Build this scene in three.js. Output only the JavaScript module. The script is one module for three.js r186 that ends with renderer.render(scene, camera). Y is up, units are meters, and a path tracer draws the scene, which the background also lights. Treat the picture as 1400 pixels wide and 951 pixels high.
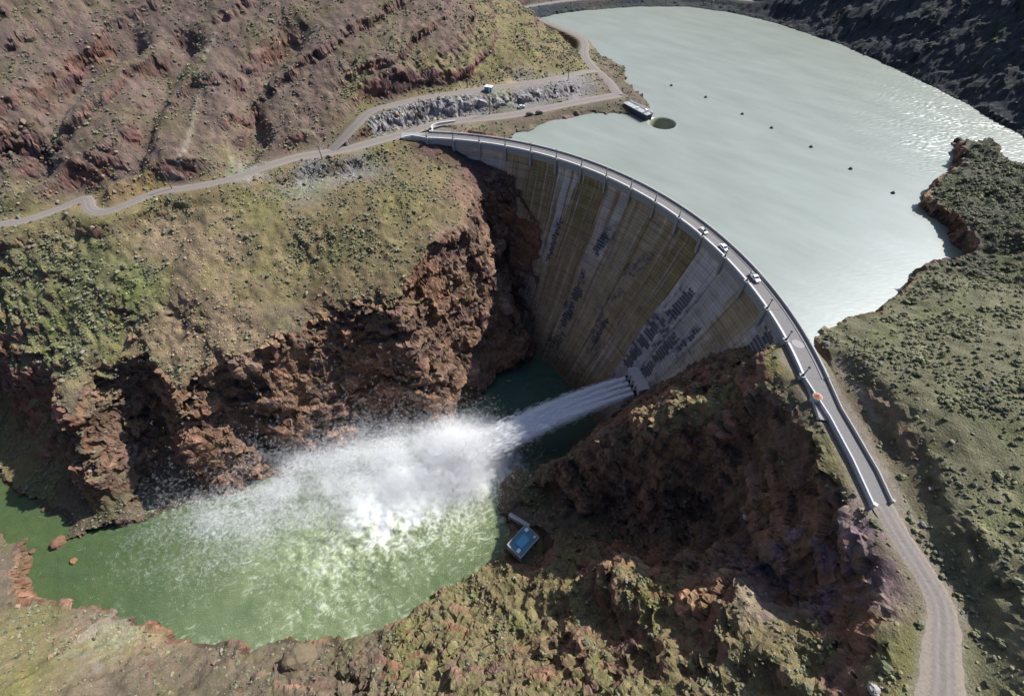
import * as THREE from 'three';
import { mergeGeometries, mergeVertices } from 'three/addons/utils/BufferGeometryUtils.js';
import { RoundedBoxGeometry } from 'three/addons/geometries/RoundedBoxGeometry.js';
import { ConvexGeometry } from 'three/addons/geometries/ConvexGeometry.js';
import { Sky } from 'three/addons/objects/Sky.js';

// ---------------------------------------------------------------- camera, sky, sun, exposure
const scene = new THREE.Scene();
const camera = new THREE.PerspectiveCamera(76.53, 1024 / 695, 1, 3000);
camera.rotation.order = 'YXZ';
camera.position.set(111.9, 113.1, 19.34);
camera.rotation.set(-0.87233, 0.86578, 0);
camera.updateMatrixWorld(true);

const SUN_AZ = 10 * Math.PI / 180, SUN_EL = 43.5 * Math.PI / 180;      // read from the rainbow's centre and the glint
const sunDir = new THREE.Vector3(Math.cos(SUN_EL) * Math.sin(SUN_AZ), Math.sin(SUN_EL), -Math.cos(SUN_EL) * Math.cos(SUN_AZ));
const sky = new Sky(); sky.name = 'sky'; sky.scale.setScalar(4000);
sky.material.uniforms.sunPosition.value.copy(sunDir);
sky.material.uniforms.turbidity.value = 6; sky.material.uniforms.rayleigh.value = 0.8;
sky.material.uniforms.mieCoefficient.value = 0.004; sky.material.uniforms.cloudCoverage.value = 0.5;
sky.material.uniforms.cloudDensity.value = 0.35;
sky.userData.kind = 'structure';
scene.add(sky);
scene.environmentIntensity = 0.168;
const sun = new THREE.DirectionalLight(new THREE.Color(1, 0.95, 0.87), 5);
sun.position.copy(sunDir).multiplyScalar(900); sun.target.position.set(0, 0, 0); sun.castShadow = true;
sun.shadow.mapSize.set(4096, 4096);
Object.assign(sun.shadow.camera, { left: -420, right: 420, top: 420, bottom: -420, near: 100, far: 2000 });
scene.add(sun, sun.target);
const renderer = new THREE.WebGLRenderer({ antialias: true });
renderer.toneMapping = THREE.LinearToneMapping;
renderer.toneMappingExposure = 1.4;
renderer.shadowMap.enabled = true;

// ---------------------------------------------------------------- helpers
function rngOf(seed) { let a = seed >>> 0; return () => { a = (a + 0x6D2B79F5) >>> 0; let t = a; t = Math.imul(t ^ (t >>> 15), t | 1); t ^= t + Math.imul(t ^ (t >>> 7), t | 61); return ((t ^ (t >>> 14)) >>> 0) / 4294967296; }; }
const rnd = rngOf(7);
const sstep = (a, b, x) => { const t = Math.min(1, Math.max(0, (x - a) / (b - a))); return t * t * (3 - 2 * t); };
const lerp = (a, b, t) => a + (b - a) * t, clamp = (x, a, b) => Math.min(b, Math.max(a, x));
const G2 = new Float32Array(512), PERM = new Uint16Array(1024);
{ const r = rngOf(99); const p = [...Array(256).keys()]; for (let i = 255; i > 0; i--) { const j = Math.floor(r() * (i + 1)); [p[i], p[j]] = [p[j], p[i]]; } for (let i = 0; i < 1024; i++) PERM[i] = p[i & 255]; for (let i = 0; i < 256; i++) { const a = i / 256 * Math.PI * 2 * 7.13; G2[2 * i] = Math.cos(a); G2[2 * i + 1] = Math.sin(a); } }
function n2(x, y) {                                                   // gradient noise, about -1..1
  const xi = Math.floor(x), yi = Math.floor(y), fx = x - xi, fy = y - yi, X = xi & 255, Y = yi & 255;
  const u = fx * fx * fx * (fx * (fx * 6 - 15) + 10), v = fy * fy * fy * (fy * (fy * 6 - 15) + 10);
  const a = PERM[PERM[X] + Y], b = PERM[PERM[X + 1] + Y], c = PERM[PERM[X] + Y + 1], d = PERM[PERM[X + 1] + Y + 1];
  const p = G2[2 * a] * fx + G2[2 * a + 1] * fy, q = G2[2 * b] * (fx - 1) + G2[2 * b + 1] * fy;
  const r = G2[2 * c] * fx + G2[2 * c + 1] * (fy - 1), s = G2[2 * d] * (fx - 1) + G2[2 * d + 1] * (fy - 1);
  return 1.5 * lerp(lerp(p, q, u), lerp(r, s, u), v);
}
function fbm(x, y, o = 4) { let s = 0, a = 0.5; for (let i = 0; i < o; i++) { s += a * n2(x, y); x = x * 2.03 + 17.3; y = y * 2.03 - 9.7; a *= 0.5; } return s; }
function ridged(x, y, o = 4) { let s = 0, a = 0.5; for (let i = 0; i < o; i++) { s += a * (1 - Math.abs(n2(x, y))); x = x * 2.07 + 7.7; y = y * 2.07 + 3.1; a *= 0.5; } return s; }
const N3 = (x, y, z) => (n2(x + 0.7 * z, y + 31.7) + n2(y - 0.6 * x + 11, z + 5.3) + n2(z + 0.5 * y + 41, x - 8.8)) / 2;
// a photo pixel (1400 x 951) and a height give a place
const CQ = camera.quaternion, FPX = 602.91;
function at(px, py, y) { const d = new THREE.Vector3((px - 700) / FPX, -(py - 475.5) / FPX, -1).applyQuaternion(CQ); const t = (y - camera.position.y) / d.y; return camera.position.clone().addScaledVector(d, t); }
const taken = {};
function numbered(n) { const k = taken[n] = (taken[n] ?? -1) + 1; return k ? `${n}_${String(k).padStart(3, '0')}` : n; }
function std(r, g, b, rough = 0.85, extra = {}) { const m = new THREE.MeshStandardMaterial({ roughness: rough, ...extra }); m.color.setRGB(r, g, b); return m; }
function tag(o, label, category, group, kind) { if (label) o.userData.label = label; if (category) o.userData.category = category; if (group) o.userData.group = group; if (kind) o.userData.kind = kind; return o; }
function mesh(name, geo, mat, parent) { const m = new THREE.Mesh(Array.isArray(geo) ? mergeGeometries(geo.map(g => g.index ? g.toNonIndexed() : g)) : geo, mat); m.name = parent && parent !== scene ? name : numbered(name); m.castShadow = m.receiveShadow = true; (parent || scene).add(m); return m; }
function thing(name, label, category, x, y, z, turn = 0, group) { const o = new THREE.Group(); o.name = numbered(name); o.position.set(x, y, z); o.rotation.y = turn; scene.add(o); return tag(o, label, category, group); }
function bx(w, h, d, x = 0, y = 0, z = 0, ry = 0) { const g = new THREE.BoxGeometry(w, h, d); if (ry) g.rotateY(ry); return g.translate(x, y, z); }
function rbx(w, h, d, x = 0, y = 0, z = 0, r = 0.08) { return new RoundedBoxGeometry(w, h, d, 2, r).translate(x, y, z); }
function cyl(r0, r1, h, x = 0, y = 0, z = 0, seg = 14) { return new THREE.CylinderGeometry(r0, r1, h, seg).translate(x, y, z); }
function dataTex(w, h, fn, srgb = false) { const d = new Uint8Array(w * h * 4); const c = [0, 0, 0, 255]; for (let y = 0; y < h; y++) for (let x = 0; x < w; x++) { c[3] = 255; fn(x, y, c); const i = 4 * (y * w + x); d[i] = clamp(c[0], 0, 255); d[i + 1] = clamp(c[1], 0, 255); d[i + 2] = clamp(c[2], 0, 255); d[i + 3] = c[3]; } const t = new THREE.DataTexture(d, w, h); t.magFilter = THREE.LinearFilter; t.minFilter = THREE.LinearMipmapLinearFilter; t.generateMipmaps = true; t.wrapS = t.wrapT = THREE.RepeatWrapping; if (srgb) t.colorSpace = THREE.SRGBColorSpace; t.needsUpdate = true; return t; }
const enc = v => 255 * Math.pow(clamp(v, 0, 1), 1 / 2.2);            // linear -> byte

// ---------------------------------------------------------------- layout shared by ground, water and dam
const YT = -107, YR = -3, STEP = 0.1;                                  // tailwater, reservoir; 15.24 m joints on a 152.4 m radius
const THK = k => (k - 8) * STEP;
const PROF = [[152, 0], [152, -8], [150, -13], [143.5, -31], [134.6, -50], [127.6, -69], [121, -83], [108.5, -108], [97, -130]];
function rOfY(y) { for (let i = 1; i < PROF.length; i++) if (y >= PROF[i][1]) return lerp(PROF[i - 1][0], PROF[i][0], (y - PROF[i - 1][1]) / (PROF[i][1] - PROF[i - 1][1])); return 97; }
function yOfR(r) { for (let i = 2; i < PROF.length; i++) if (r >= PROF[i][0]) return lerp(PROF[i - 1][1], PROF[i][1], clamp((r - PROF[i - 1][0]) / (PROF[i][0] - PROF[i - 1][0]), 0, 1)); return -130; }
const polar = (r, th, y = 0) => new THREE.Vector3(r * Math.sin(th), y, -r * Math.cos(th));
function table(t, x) { for (let i = 1; i < t.length; i++) if (x >= t[i][0]) return lerp(t[i - 1][1], t[i][1], clamp((x - t[i - 1][0]) / (t[i][0] - t[i - 1][0]), 0, 1)); return t[t.length - 1][1]; }
const CONTACT_L = [[-3, -44], [-9.9, -37], [-13.2, -30.3], [-14.7, -26.8], [-22, -23.7], [-34, -18.9], [-50, -14], [-70, -11.8], [-96, -9.3], [-113, -7.7]];
const CONTACT_R = [[-3, 42], [-6.2, 40.1], [-12.6, 37.8], [-23.4, 34.9], [-37, 33], [-48, 31.7], [-66, 29.1], [-76, 27.8], [-92, 22.5], [-106, 13.5], [-115, 11]];

// river and reservoir outlines
const P2 = (list, y) => list.map(p => { if (p[2] === 'w') return [p[0], p[1]]; const v = at(p[0], p[1], y); return [v.x, v.z]; });
const river = P2([[722, 500], [-22, -118, 'w'], [10, -122, 'w'], [30, -118, 'w'], [44, -104, 'w'], [850, 560], [800, 600], [768, 630], [720, 650], [690, 658], [682, 690], [690, 712], [700, 735], [690, 760], [640, 792], [600, 812], [545, 850], [500, 866], [440, 882], [385, 872], [345, 890], [300, 879], [240, 876], [180, 846], [120, 831], [40, 822], [36, 790], [28, 745], [-10, 722], [-80, 700], [-160, 230, 'w'], [-230, 230, 'w'], [-40, 628], [0, 646], [40, 681], [90, 706], [95, 736], [150, 723], [215, 704], [290, 677], [330, 668], [390, 645], [460, 615], [560, 594], [608, 592], [640, 552], [690, 511]], YT);
const resv = P2([[696, 190], [707, 183], [728, 179], [744, 169], [755, 160], [780, 156], [806, 155], [838, 154], [858, 157], [888, 156], [890, 150], [887, 144], [874, 134], [858, 123], [849, 114], [855, 100], [856, 92], [833, 82], [812, 76], [790, 82], [740, 68], [712, 46], [700, 38], [722, 29], [740, 24], [760, 19], [800, 14], [870, 9], [940, 9], [1000, 17], [1060, 31], [1150, 61], [1200, 82], [1250, 106], [1330, 146], [1400, 186], [190, -330, 'w'], [230, -290, 'w'], [170, -285, 'w'], [110, -305, 'w'], [1312, 193], [1305, 206], [1303, 238], [1285, 250], [1268, 265], [1258, 280], [1290, 308], [1318, 350], [1312, 363], [1265, 372], [1240, 385], [1234, 405], [1200, 420], [1195, 437], [1160, 436], [1135, 450], [1114, 462], [101, -121, 'w'], ...[36, 30, 20, 10, 0, -10, -20, -28].map(a => { const v = polar(157, a * Math.PI / 180); return [v.x, v.z, 'w']; })], YR);
function sdPoly(poly, x, z) {                                           // signed distance, positive inside
  let d = 1e9, c = false;
  for (let i = 0, j = poly.length - 1; i < poly.length; j = i++) {
    const ax = poly[j][0], az = poly[j][1], bx_ = poly[i][0], bz = poly[i][1], ex = bx_ - ax, ez = bz - az, wx = x - ax, wz = z - az;
    const t = clamp((wx * ex + wz * ez) / (ex * ex + ez * ez), 0, 1), qx = wx - ex * t, qz = wz - ez * t; d = Math.min(d, qx * qx + qz * qz);
    if ((bz > z) !== (az > z) && x < (ax - bx_) * (z - bz) / (az - bz) + bx_) c = !c;
  }
  d = Math.sqrt(d); return c ? d : -d;
}
// roads: [pixel x, pixel y, height]
function curveOf(list, step = 2) { const c = new THREE.CatmullRomCurve3(list.map(p => p[3] === 'w' ? new THREE.Vector3(p[0], p[2], p[1]) : at(p[0], p[1], p[2])), false, 'centripetal'); return c.getSpacedPoints(Math.ceil(c.getLength() / step)); }
const roads = [
  { pts: curveOf([[-260, 190, -18, 'w'], [-60, 318, -13], [0, 306, -12], [35, 300, -11.5], [85, 283, -11], [114, 271, -10], [124, 286, -9.5], [142, 289, -9], [175, 278, -8], [215, 262, -7], [250, 257, -6.3], [300, 248, -5.4], [340, 236, -4.8], [400, 216, -3.8], [470, 204, -2.6], [520, 191, -1.8], [563, 179, -1.3], [600, 168, -1], [640, 163, -0.6], [690, 158, -0.2], [740, 149, 0], [790, 139, 0.2], [846, 129, 0.4]]), w: i => 2.6 + (i > 0.55 ? 1.0 : 0) },
  { pts: curveOf([[846, 129, 0.4], [832, 110, 1], [812, 92, 2], [800, 76, 3], [-165, -290, 3, 'w'], [-215, -300, 3, 'w'], [-262, -308, 3, 'w'], [-262, -345, 3, 'w'], [-235, -420, 3, 'w'], [-200, -470, 3, 'w'], [-130, -500, 4, 'w']]), w: () => 2.6 },
  { pts: curveOf([[452, 206, -3.0], [468, 190, 0], [486, 171, 3.4], [507, 152, 6], [545, 141, 7], [580, 133, 7.5], [640, 124, 7.5], [700, 116, 7.5], [760, 107, 7], [798, 98, 5], [815, 96, 3]]), w: () => 2.7 },
  { pts: curveOf([[1206, 688, -1.15], [1235, 738, -1.2], [1262, 780, -1.2], [1285, 820, -1.2], [1291, 850, -1.2], [1289, 890, -1.2], [1288, 951, -1.4], [166, -20, -2, 'w'], [164, 20, -4, 'w'], [150, 80, -8, 'w']]), w: i => 2.6 + 1.3 * Math.exp(-(((i - 0.24) / 0.07) ** 2)) },
];
const corridors = [...roads, { pts: curveOf([[1092, 492, -1.7], [1112, 512, -1.7], [1130, 545, -1.7], [1150, 575, -1.7], [1180, 628, -1.6], [1206, 685, -1.4]]), w: () => 5.2 }, { pts: curveOf([[575, 181, -1.9], [590, 177, -1.9], [606, 180, -1.9]]), w: () => 5 }];
// far track on the right-hand ridge shore is built with the slope itself

// ---------------------------------------------------------------- ground: control points (place, height, kind of ground)
const KIND = {                                                          // colour (linear), bushes per m2
  m: [[0.225, 0.155, 0.122], 0.05], g: [[0.265, 0.262, 0.105], 0.11], o: [[0.28, 0.222, 0.106], 0.11], t: [[0.37, 0.268, 0.16], 0.025],
  r: [[0.27, 0.170, 0.110], 0.03], b: [[0.190, 0.150, 0.100], 0.05], p: [[0.215, 0.15, 0.165], 0.008], y: [[0.36, 0.33, 0.315], 0.01],
  d: [[0.225, 0.212, 0.118], 0.15], e: [[0.170, 0.090, 0.080], 0.02], k: [[0.050, 0.060, 0.070], 0.02], h: [[0.125, 0.125, 0.075], 0.17], n: [[0.25, 0.213, 0.098], 0.09],  // k, far shore: dark basalt with shade and blue haze put into the colour
};
const CP = [];
const C = (px, py, y, k) => { const v = at(px, py, y); CP.push([v.x, v.z, y, k]); };
const W = (x, z, y, k) => CP.push([x, z, y, k]);
// left hill above the road
[[0, 150, 22], [0, 0, 53], [150, 200, 8], [150, 100, 27], [150, 0, 48], [300, 150, 13], [300, 80, 29], [300, 0, 47], [60, 220, 3], [230, 220, 3], [80, 60, 37]].forEach(p => C(...p, 'm'));
[[450, 150, 9], [380, 190, 2], [450, 80, 26], [450, 0, 45], [600, 50, 29], [600, 0, 42], [530, 100, 20]].forEach(p => C(...p, 'm'));
[[600, 105, 14], [690, 60, 20], [660, 90, 14], [740, 78, 12], [770, 80, 9], [560, 118, 13], [500, 135, 10]].forEach(p => C(...p, 'o'));
[[735, 54, 13], [762, 63, 9], [715, 42, 18], [690, 22, 24], [790, 78, 6]].forEach(p => C(...p, 'o'));
W(-330, 120, 88, 'm'); W(-330, 0, 92, 'm'); W(-330, -120, 95, 'm'); W(-320, -220, 70, 'm'); W(-300, -290, 38, 'm'); W(-330, 230, 70, 'm'); W(-240, 230, 18, 'm'); W(-225, -225, 42, 'm'); W(-190, -260, 18, 'o'); W(-260, -260, 34, 'm');
// far shore
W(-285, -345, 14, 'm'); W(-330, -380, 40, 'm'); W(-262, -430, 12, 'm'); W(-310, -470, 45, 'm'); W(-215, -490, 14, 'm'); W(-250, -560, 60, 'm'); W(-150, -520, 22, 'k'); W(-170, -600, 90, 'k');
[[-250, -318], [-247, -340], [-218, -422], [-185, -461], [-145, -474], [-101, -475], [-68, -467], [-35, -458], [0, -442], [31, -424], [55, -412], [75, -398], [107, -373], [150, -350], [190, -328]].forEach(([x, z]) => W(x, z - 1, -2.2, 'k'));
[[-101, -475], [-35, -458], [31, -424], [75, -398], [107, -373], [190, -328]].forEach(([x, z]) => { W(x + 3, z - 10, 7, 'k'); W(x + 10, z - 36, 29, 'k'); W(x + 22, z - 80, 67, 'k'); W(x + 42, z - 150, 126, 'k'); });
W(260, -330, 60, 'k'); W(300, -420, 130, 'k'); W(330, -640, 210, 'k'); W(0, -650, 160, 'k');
// cut faces between the two roads, shore below
[[560, 152, 3], [640, 145, 3.4], [720, 133, 3.4], [780, 122, 3]].forEach(p => C(...p, 'y'));
[[620, 176, -1], [680, 176, -2], [720, 168, -1.6], [770, 152, -1.6], [830, 145, -1.4], [868, 138, 0.6], [842, 108, 1], [838, 92, -1]].forEach(p => C(...p, 'b'));
// the road shelf and the slope below it
[[0, 330, -17], [60, 310, -13], [140, 300, -11], [200, 280, -10], [265, 268, -8], [330, 250, -7], [400, 232, -7], [470, 220, -6], [540, 200, -4.5]].forEach(p => C(...p, 'o'));
[[420, 245, -11], [480, 235, -10]].forEach(p => C(...p, 'y'));
[[0, 400, -33], [50, 380, -29], [50, 450, -45], [120, 360, -23], [120, 430, -38], [180, 400, -30], [150, 470, -47], [100, 500, -54], [0, 455, -49]].forEach(p => C(...p, 'g'));
[[230, 320, -18], [280, 400, -29.5], [260, 460, -41], [320, 450, -37.5], [350, 480, -43], [300, 330, -18], [230, 490, -48]].forEach(p => C(...p, 't'));
[[370, 320, -17.5], [420, 360, -27], [450, 300, -15], [400, 410, -35], [480, 260, -10]].forEach(p => C(...p, 'o'));
// lip of the left cliffs, then their ribs and gullies in plan
[[-38, 13, -46], [-47, 25, -47], [-59, 35, -48], [-69, 48, -50], [-77, 59, -51], [-91, 65, -50], [-103, 75, -51], [-114, 87, -53], [-113, 102, -56]].forEach(p => W(...p, 'o'));
[[-45, 16, -45], [-55, 30, -46.5], [-68, 38, -46.5], [-78, 48, -48], [-94, 56, -47.5], [-110, 72, -49]].forEach(p => W(...p, 't'));
[[-51, 39, -103], [-57, 44, -97], [-61, 48, -92], [-47, 43, -108], [-42, 32, -106], [-36, 20, -105]].forEach(p => W(...p, 'b'));
[[-70, 62, -55], [-62, 65, -63], [-54, 68, -77], [-46, 70, -95], [-55, 57, -85], [-47, 58, -97], [-63, 55, -72]].forEach(p => W(...p, 'r'));
[[-96, 79, -82], [-86, 85, -97], [-75, 91, -104], [-64, 97, -108], [-74, 79, -97], [-62, 84, -106], [-88, 76, -86]].forEach(p => W(...p, 'b'));
[[-104, 104, -59], [-94, 108, -72], [-83, 112, -87], [-72, 115, -99], [-92, 100, -80]].forEach(p => W(...p, 'b'));
[[-106, 117, -86], [-101, 128, -103], [-84, 124, -103], [-116, 112, -76]].forEach(p => W(...p, 'b'));
[[-64, 4, -35], [-50, 4, -60], [-39, 4, -92], [-32, 5, -106]].forEach(p => W(...p, 'b'));
// gully at the far left with grey brush
[[10, 560, -99], [30, 610, -102], [60, 660, -104], [0, 490, -64], [-60, 560, -92], [15, 530, -90]].forEach(p => C(...p, 'n'));
W(-210, 165, -70, 'g'); W(-240, 130, -34, 'g'); W(-190, 190, -98, 'n'); W(-250, 200, -78, 'g');
// spur by the dam
[[500, 300, -14], [550, 265, -9.5], [600, 235, -10], [560, 330, -20], [600, 300, -17], [520, 360, -25], [570, 400, -31], [470, 400, -31]].forEach(p => C(...p, 'o'));
[[640, 262, -16], [655, 300, -21], [660, 345, -29], [650, 395, -37], [600, 430, -39], [545, 440, -39], [480, 440, -39], [440, 425, -37], [640, 430, -46]].forEach(p => C(...p, 'r'));
[[500, 470, -52], [530, 490, -60], [580, 490, -60], [640, 480, -68], [620, 540, -92], [560, 545, -88], [520, 550, -90], [655, 510, -92]].forEach(p => C(...p, 'r'));
[[690, 270, -30], [695, 320, -56], [705, 390, -82], [708, 450, -100], [720, 300, -40], [670, 250, -18]].forEach(p => C(...p, 'e'));
[[-43, 149, -5], [-37, 149, -10.2], [-30, 148, -14], [-33, 140, -17], [-26, 142, -22]].forEach(([a, r, y]) => { const v = polar(r, a * Math.PI / 180); W(v.x, v.z, y, 'e'); });
// right bank below the dam
[[872, 556, -60], [900, 565, -36], [950, 550, -26], [1000, 528, -18], [1050, 506, -8], [820, 588, -66], [850, 580, -52], [930, 595, -33], [890, 600, -42]].forEach(p => C(...p, 'o'));
[[760, 632, -86], [720, 652, -97], [695, 680, -103], [720, 690, -104], [780, 660, -84], [830, 625, -62], [840, 690, -86], [760, 705, -101], [880, 640, -58], [800, 720, -97], [780, 690, -97], [870, 700, -78]].forEach(p => C(...p, 'b'));
[[970, 605, -33], [1020, 580, -19], [1080, 560, -7], [1000, 680, -42], [930, 690, -62], [1060, 660, -28], [880, 745, -80], [960, 740, -60], [840, 735, -92], [940, 640, -48], [1020, 630, -31]].forEach(p => C(...p, 'b'));
[[1100, 620, -7], [1140, 660, -5], [1150, 720, -7], [1200, 760, -4]].forEach(p => C(...p, 'n'));
[[1080, 770, -23], [1110, 740, -13], [1060, 810, -31], [1120, 800, -17], [1030, 740, -40], [1150, 790, -11]].forEach(p => C(...p, 'p'));
[[795, 752, -84], [825, 765, -74], [850, 785, -54], [885, 830, -47], [960, 810, -34], [1010, 800, -24], [990, 785, -36], [1000, 860, -27], [930, 860, -40], [900, 790, -55]].forEach(p => C(...p, 'o'));
[[1100, 850, -20], [1170, 850, -10], [1220, 860, -4], [1200, 910, -7], [1150, 951, -11], [1080, 920, -18], [1000, 951, -25], [900, 951, -36], [1240, 930, -3]].forEach(p => C(...p, 'n'));
[[740, 800, -82], [780, 850, -68], [740, 850, -80], [700, 800, -93], [800, 900, -54], [700, 900, -68], [650, 850, -87], [640, 820, -98], [600, 900, -82], [820, 860, -66], [800, 951, -47], [700, 951, -58], [600, 951, -70], [560, 870, -97], [760, 880, -72]].forEach(p => C(...p, 'n'));
[[500, 900, -97], [500, 951, -82], [400, 951, -90], [450, 900, -102], [400, 900, -102], [300, 930, -97], [200, 900, -100], [300, 895, -104], [150, 950, -91], [120, 850, -104]].forEach(p => C(...p, 'b'));
[[0, 950, -86], [0, 880, -95], [60, 900, -95]].forEach(p => C(...p, 'n'));
[[200, 880, -102], [110, 865, -99]].forEach(p => C(...p, 't'));
[[0, 770, -101], [10, 800, -101], [-40, 790, -96]].forEach(p => C(...p, 'b'));
W(60, 150, -70, 'n'); W(110, 110, -35, 'n'); W(0, 220, -70, 'n'); W(-100, 215, -80, 'n'); W(100, 200, -40, 'n'); W(165, 120, 5, 'd'); W(200, 200, 20, 'd');
// right hill
[[1142, 490, 2], [1172, 570, 3], [1220, 650, 3.5], [1262, 730, 3], [1300, 775, 2.6], [1327, 850, 1.8], [1322, 951, 1]].forEach(p => C(...p, 'd'));
[[1128, 505, -0.8], [1150, 545, -0.8], [1180, 596, -0.8], [1215, 655, -0.8]].forEach(p => C(...p, 'b'));
[[1140, 460, -1], [1180, 450, 1], [1230, 420, 2], [1300, 450, 7], [1300, 560, 9], [1230, 500, 5], [1380, 420, 10], [1400, 500, 13], [1390, 600, 10.5], [1400, 700, 9], [1400, 800, 7], [1400, 951, 4.5], [1330, 680, 6], [1300, 390, 6]].forEach(p => C(...p, 'd'));
W(220, -60, 20, 'd'); W(230, -160, 28, 'd'); W(210, -230, 34, 'd'); W(300, -100, 90, 'd'); W(320, -240, 90, 'd'); W(230, 30, 24, 'd'); W(320, 60, 90, 'd'); W(320, 220, 80, 'd'); W(200, -270, 16, 'd');
[[1330, 205, 5], [1370, 192, 8], [1400, 225, 9], [1340, 255, 6], [1315, 225, 2], [1360, 225, 4], [1300, 262, 3], [1285, 280, 2.5], [1400, 300, 12], [1360, 300, 5], [1330, 320, 4], [1380, 350, 6], [1345, 362, 3]].forEach(p => C(...p, 'h'));

// smooth interpolation of the heights (radial basis), weighted mean of the kinds
const NC = CP.length;
const wts = (() => {
  const N = NC + 3, A = []; for (let i = 0; i < N; i++) A.push(new Float64Array(N + 1));
  for (let i = 0; i < NC; i++) { for (let j = 0; j < NC; j++) A[i][j] = Math.sqrt((CP[i][0] - CP[j][0]) ** 2 + (CP[i][1] - CP[j][1]) ** 2 + 4); A[i][i] += -0.6; A[i][NC] = A[NC][i] = 1; A[i][NC + 1] = A[NC + 1][i] = CP[i][0]; A[i][NC + 2] = A[NC + 2][i] = CP[i][1]; A[i][N] = CP[i][2]; }
  for (let c = 0; c < N; c++) { let p = c; for (let r = c + 1; r < N; r++) if (Math.abs(A[r][c]) > Math.abs(A[p][c])) p = r; [A[c], A[p]] = [A[p], A[c]]; for (let r = c + 1; r < N; r++) { const f = A[r][c] / A[c][c]; if (f) for (let k = c; k <= N; k++) A[r][k] -= f * A[c][k]; } }
  const w = new Float64Array(N); for (let i = N - 1; i >= 0; i--) { let s = A[i][N]; for (let k = i + 1; k < N; k++) s -= A[i][k] * w[k]; w[i] = s / A[i][i]; } return w;
})();
const BX0 = -345, BZ0 = -665, BS = 2.5, BNX = 278, BNZ = 372;            // coarse grid of the smooth ground
const baseH = new Float32Array(BNX * BNZ), baseC = new Float32Array(BNX * BNZ * 4);
for (let j = 0; j < BNZ; j++) for (let i = 0; i < BNX; i++) {
  const x = BX0 + i * BS, z = BZ0 + j * BS; let h = wts[NC] + wts[NC + 1] * x + wts[NC + 2] * z, sw = 0, r = 0, g = 0, b = 0, d = 0;
  for (let k = 0; k < NC; k++) { const p = CP[k], dx = x - p[0], dz = z - p[1], q = dx * dx + dz * dz; h += wts[k] * Math.sqrt(q + 4); const w = 1 / (q * q + 400); const K = KIND[p[3]]; sw += w; r += w * K[0][0]; g += w * K[0][1]; b += w * K[0][2]; d += w * K[1]; }
  const o = j * BNX + i; baseH[o] = h; baseC[4 * o] = r / sw; baseC[4 * o + 1] = g / sw; baseC[4 * o + 2] = b / sw; baseC[4 * o + 3] = d / sw;
}
function bil(a, n, k, x, z) { const fx = clamp((x - BX0) / BS, 0, BNX - 1.001), fz = clamp((z - BZ0) / BS, 0, BNZ - 1.001), i = Math.floor(fx), j = Math.floor(fz), u = fx - i, v = fz - j, o = j * BNX + i; return lerp(lerp(a[o * n + k], a[(o + 1) * n + k], u), lerp(a[(o + BNX) * n + k], a[(o + BNX + 1) * n + k], u), v); }
const H0 = (x, z) => bil(baseH, 1, 0, x, z);
// distance fields on the coarse grid
const sdRiv = new Float32Array(BNX * BNZ), sdRes = new Float32Array(BNX * BNZ);
for (let j = 0; j < BNZ; j++) for (let i = 0; i < BNX; i++) { const x = BX0 + i * BS, z = BZ0 + j * BS; sdRiv[j * BNX + i] = z > -140 ? sdPoly(river, x, z) : -99; sdRes[j * BNX + i] = z < -100 ? sdPoly(resv, x, z) : -99; }
const roadBox = corridors.map(r => { const b = new THREE.Box3().setFromPoints(r.pts); b.expandByScalar(18); return b; });
function roadList(x, z) {                                               // [distance past the edge, height] of each corridor near by
  const out = [];
  corridors.forEach((r, ri) => { const b = roadBox[ri]; if (x < b.min.x || x > b.max.x || z < b.min.z || z > b.max.z) return; let best = 1e9, by = 0; const p = r.pts; for (let i = 1; i < p.length; i++) { const ax = p[i - 1].x, az = p[i - 1].z, ex = p[i].x - ax, ez = p[i].z - az; const wx = x - ax, wz = z - az; if (Math.abs(wx) > 22 || Math.abs(wz) > 22) continue; const t = clamp((wx * ex + wz * ez) / (ex * ex + ez * ez), 0, 1); const d = Math.hypot(wx - ex * t, wz - ez * t) - r.w((i - 1 + t) / (p.length - 1)); if (d < best) { best = d; by = lerp(p[i - 1].y, p[i].y, t); } } if (best < 16) out.push([best, by]); });
  return out;
}
function nearRoad(x, z) { let b = [1e9, 0]; for (const e of roadList(x, z)) if (e[0] < b[0]) b = e; return b; }
function rubble(x, z) { if (x > -60 || x < -160 || z > -85 || z < -240) return 0; const l = roadList2(x, z); return l ? sstep(13, 9, l) : 0; }
function roadList2(x, z) { const a = distTo(0, x, z), b = distTo(2, x, z); return a > 0.4 && b > 0.4 ? Math.max(a, b) : 0; }
function distTo(k, x, z) { let m = 1e9; const r = corridors[k], p = r.pts; for (let i = 0; i < p.length; i++) { const d = Math.hypot(p[i].x - x, p[i].z - z) - r.w(i / (p.length - 1)); if (d < m) m = d; } return m; }
const ravines = [[[10, 285, -10], [60, 185, 11], [110, 110, 24], [165, 30, 44]], [[122, 262, -8], [165, 205, 8], [195, 150, 17], [215, 95, 28], [240, 40, 40]], [[330, 225, -3], [340, 170, 9], [330, 110, 23], [390, 30, 40]]].map(l => l.map(p => { const v = at(...p); return [v.x, v.z]; }));
const SCREE = [at(1085, 775, -22), at(1050, 815, -31)]; const scree = (x, z) => Math.max(sstep(21, 11, Math.hypot(x - SCREE[0].x, z - SCREE[0].z)), sstep(15, 8, Math.hypot(x - SCREE[1].x, z - SCREE[1].z)));
const dryRight = (x, z) => sstep(30, 70, x) * sstep(-130, -90, z) * (1 - 0.85 * scree(x, z));
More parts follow.
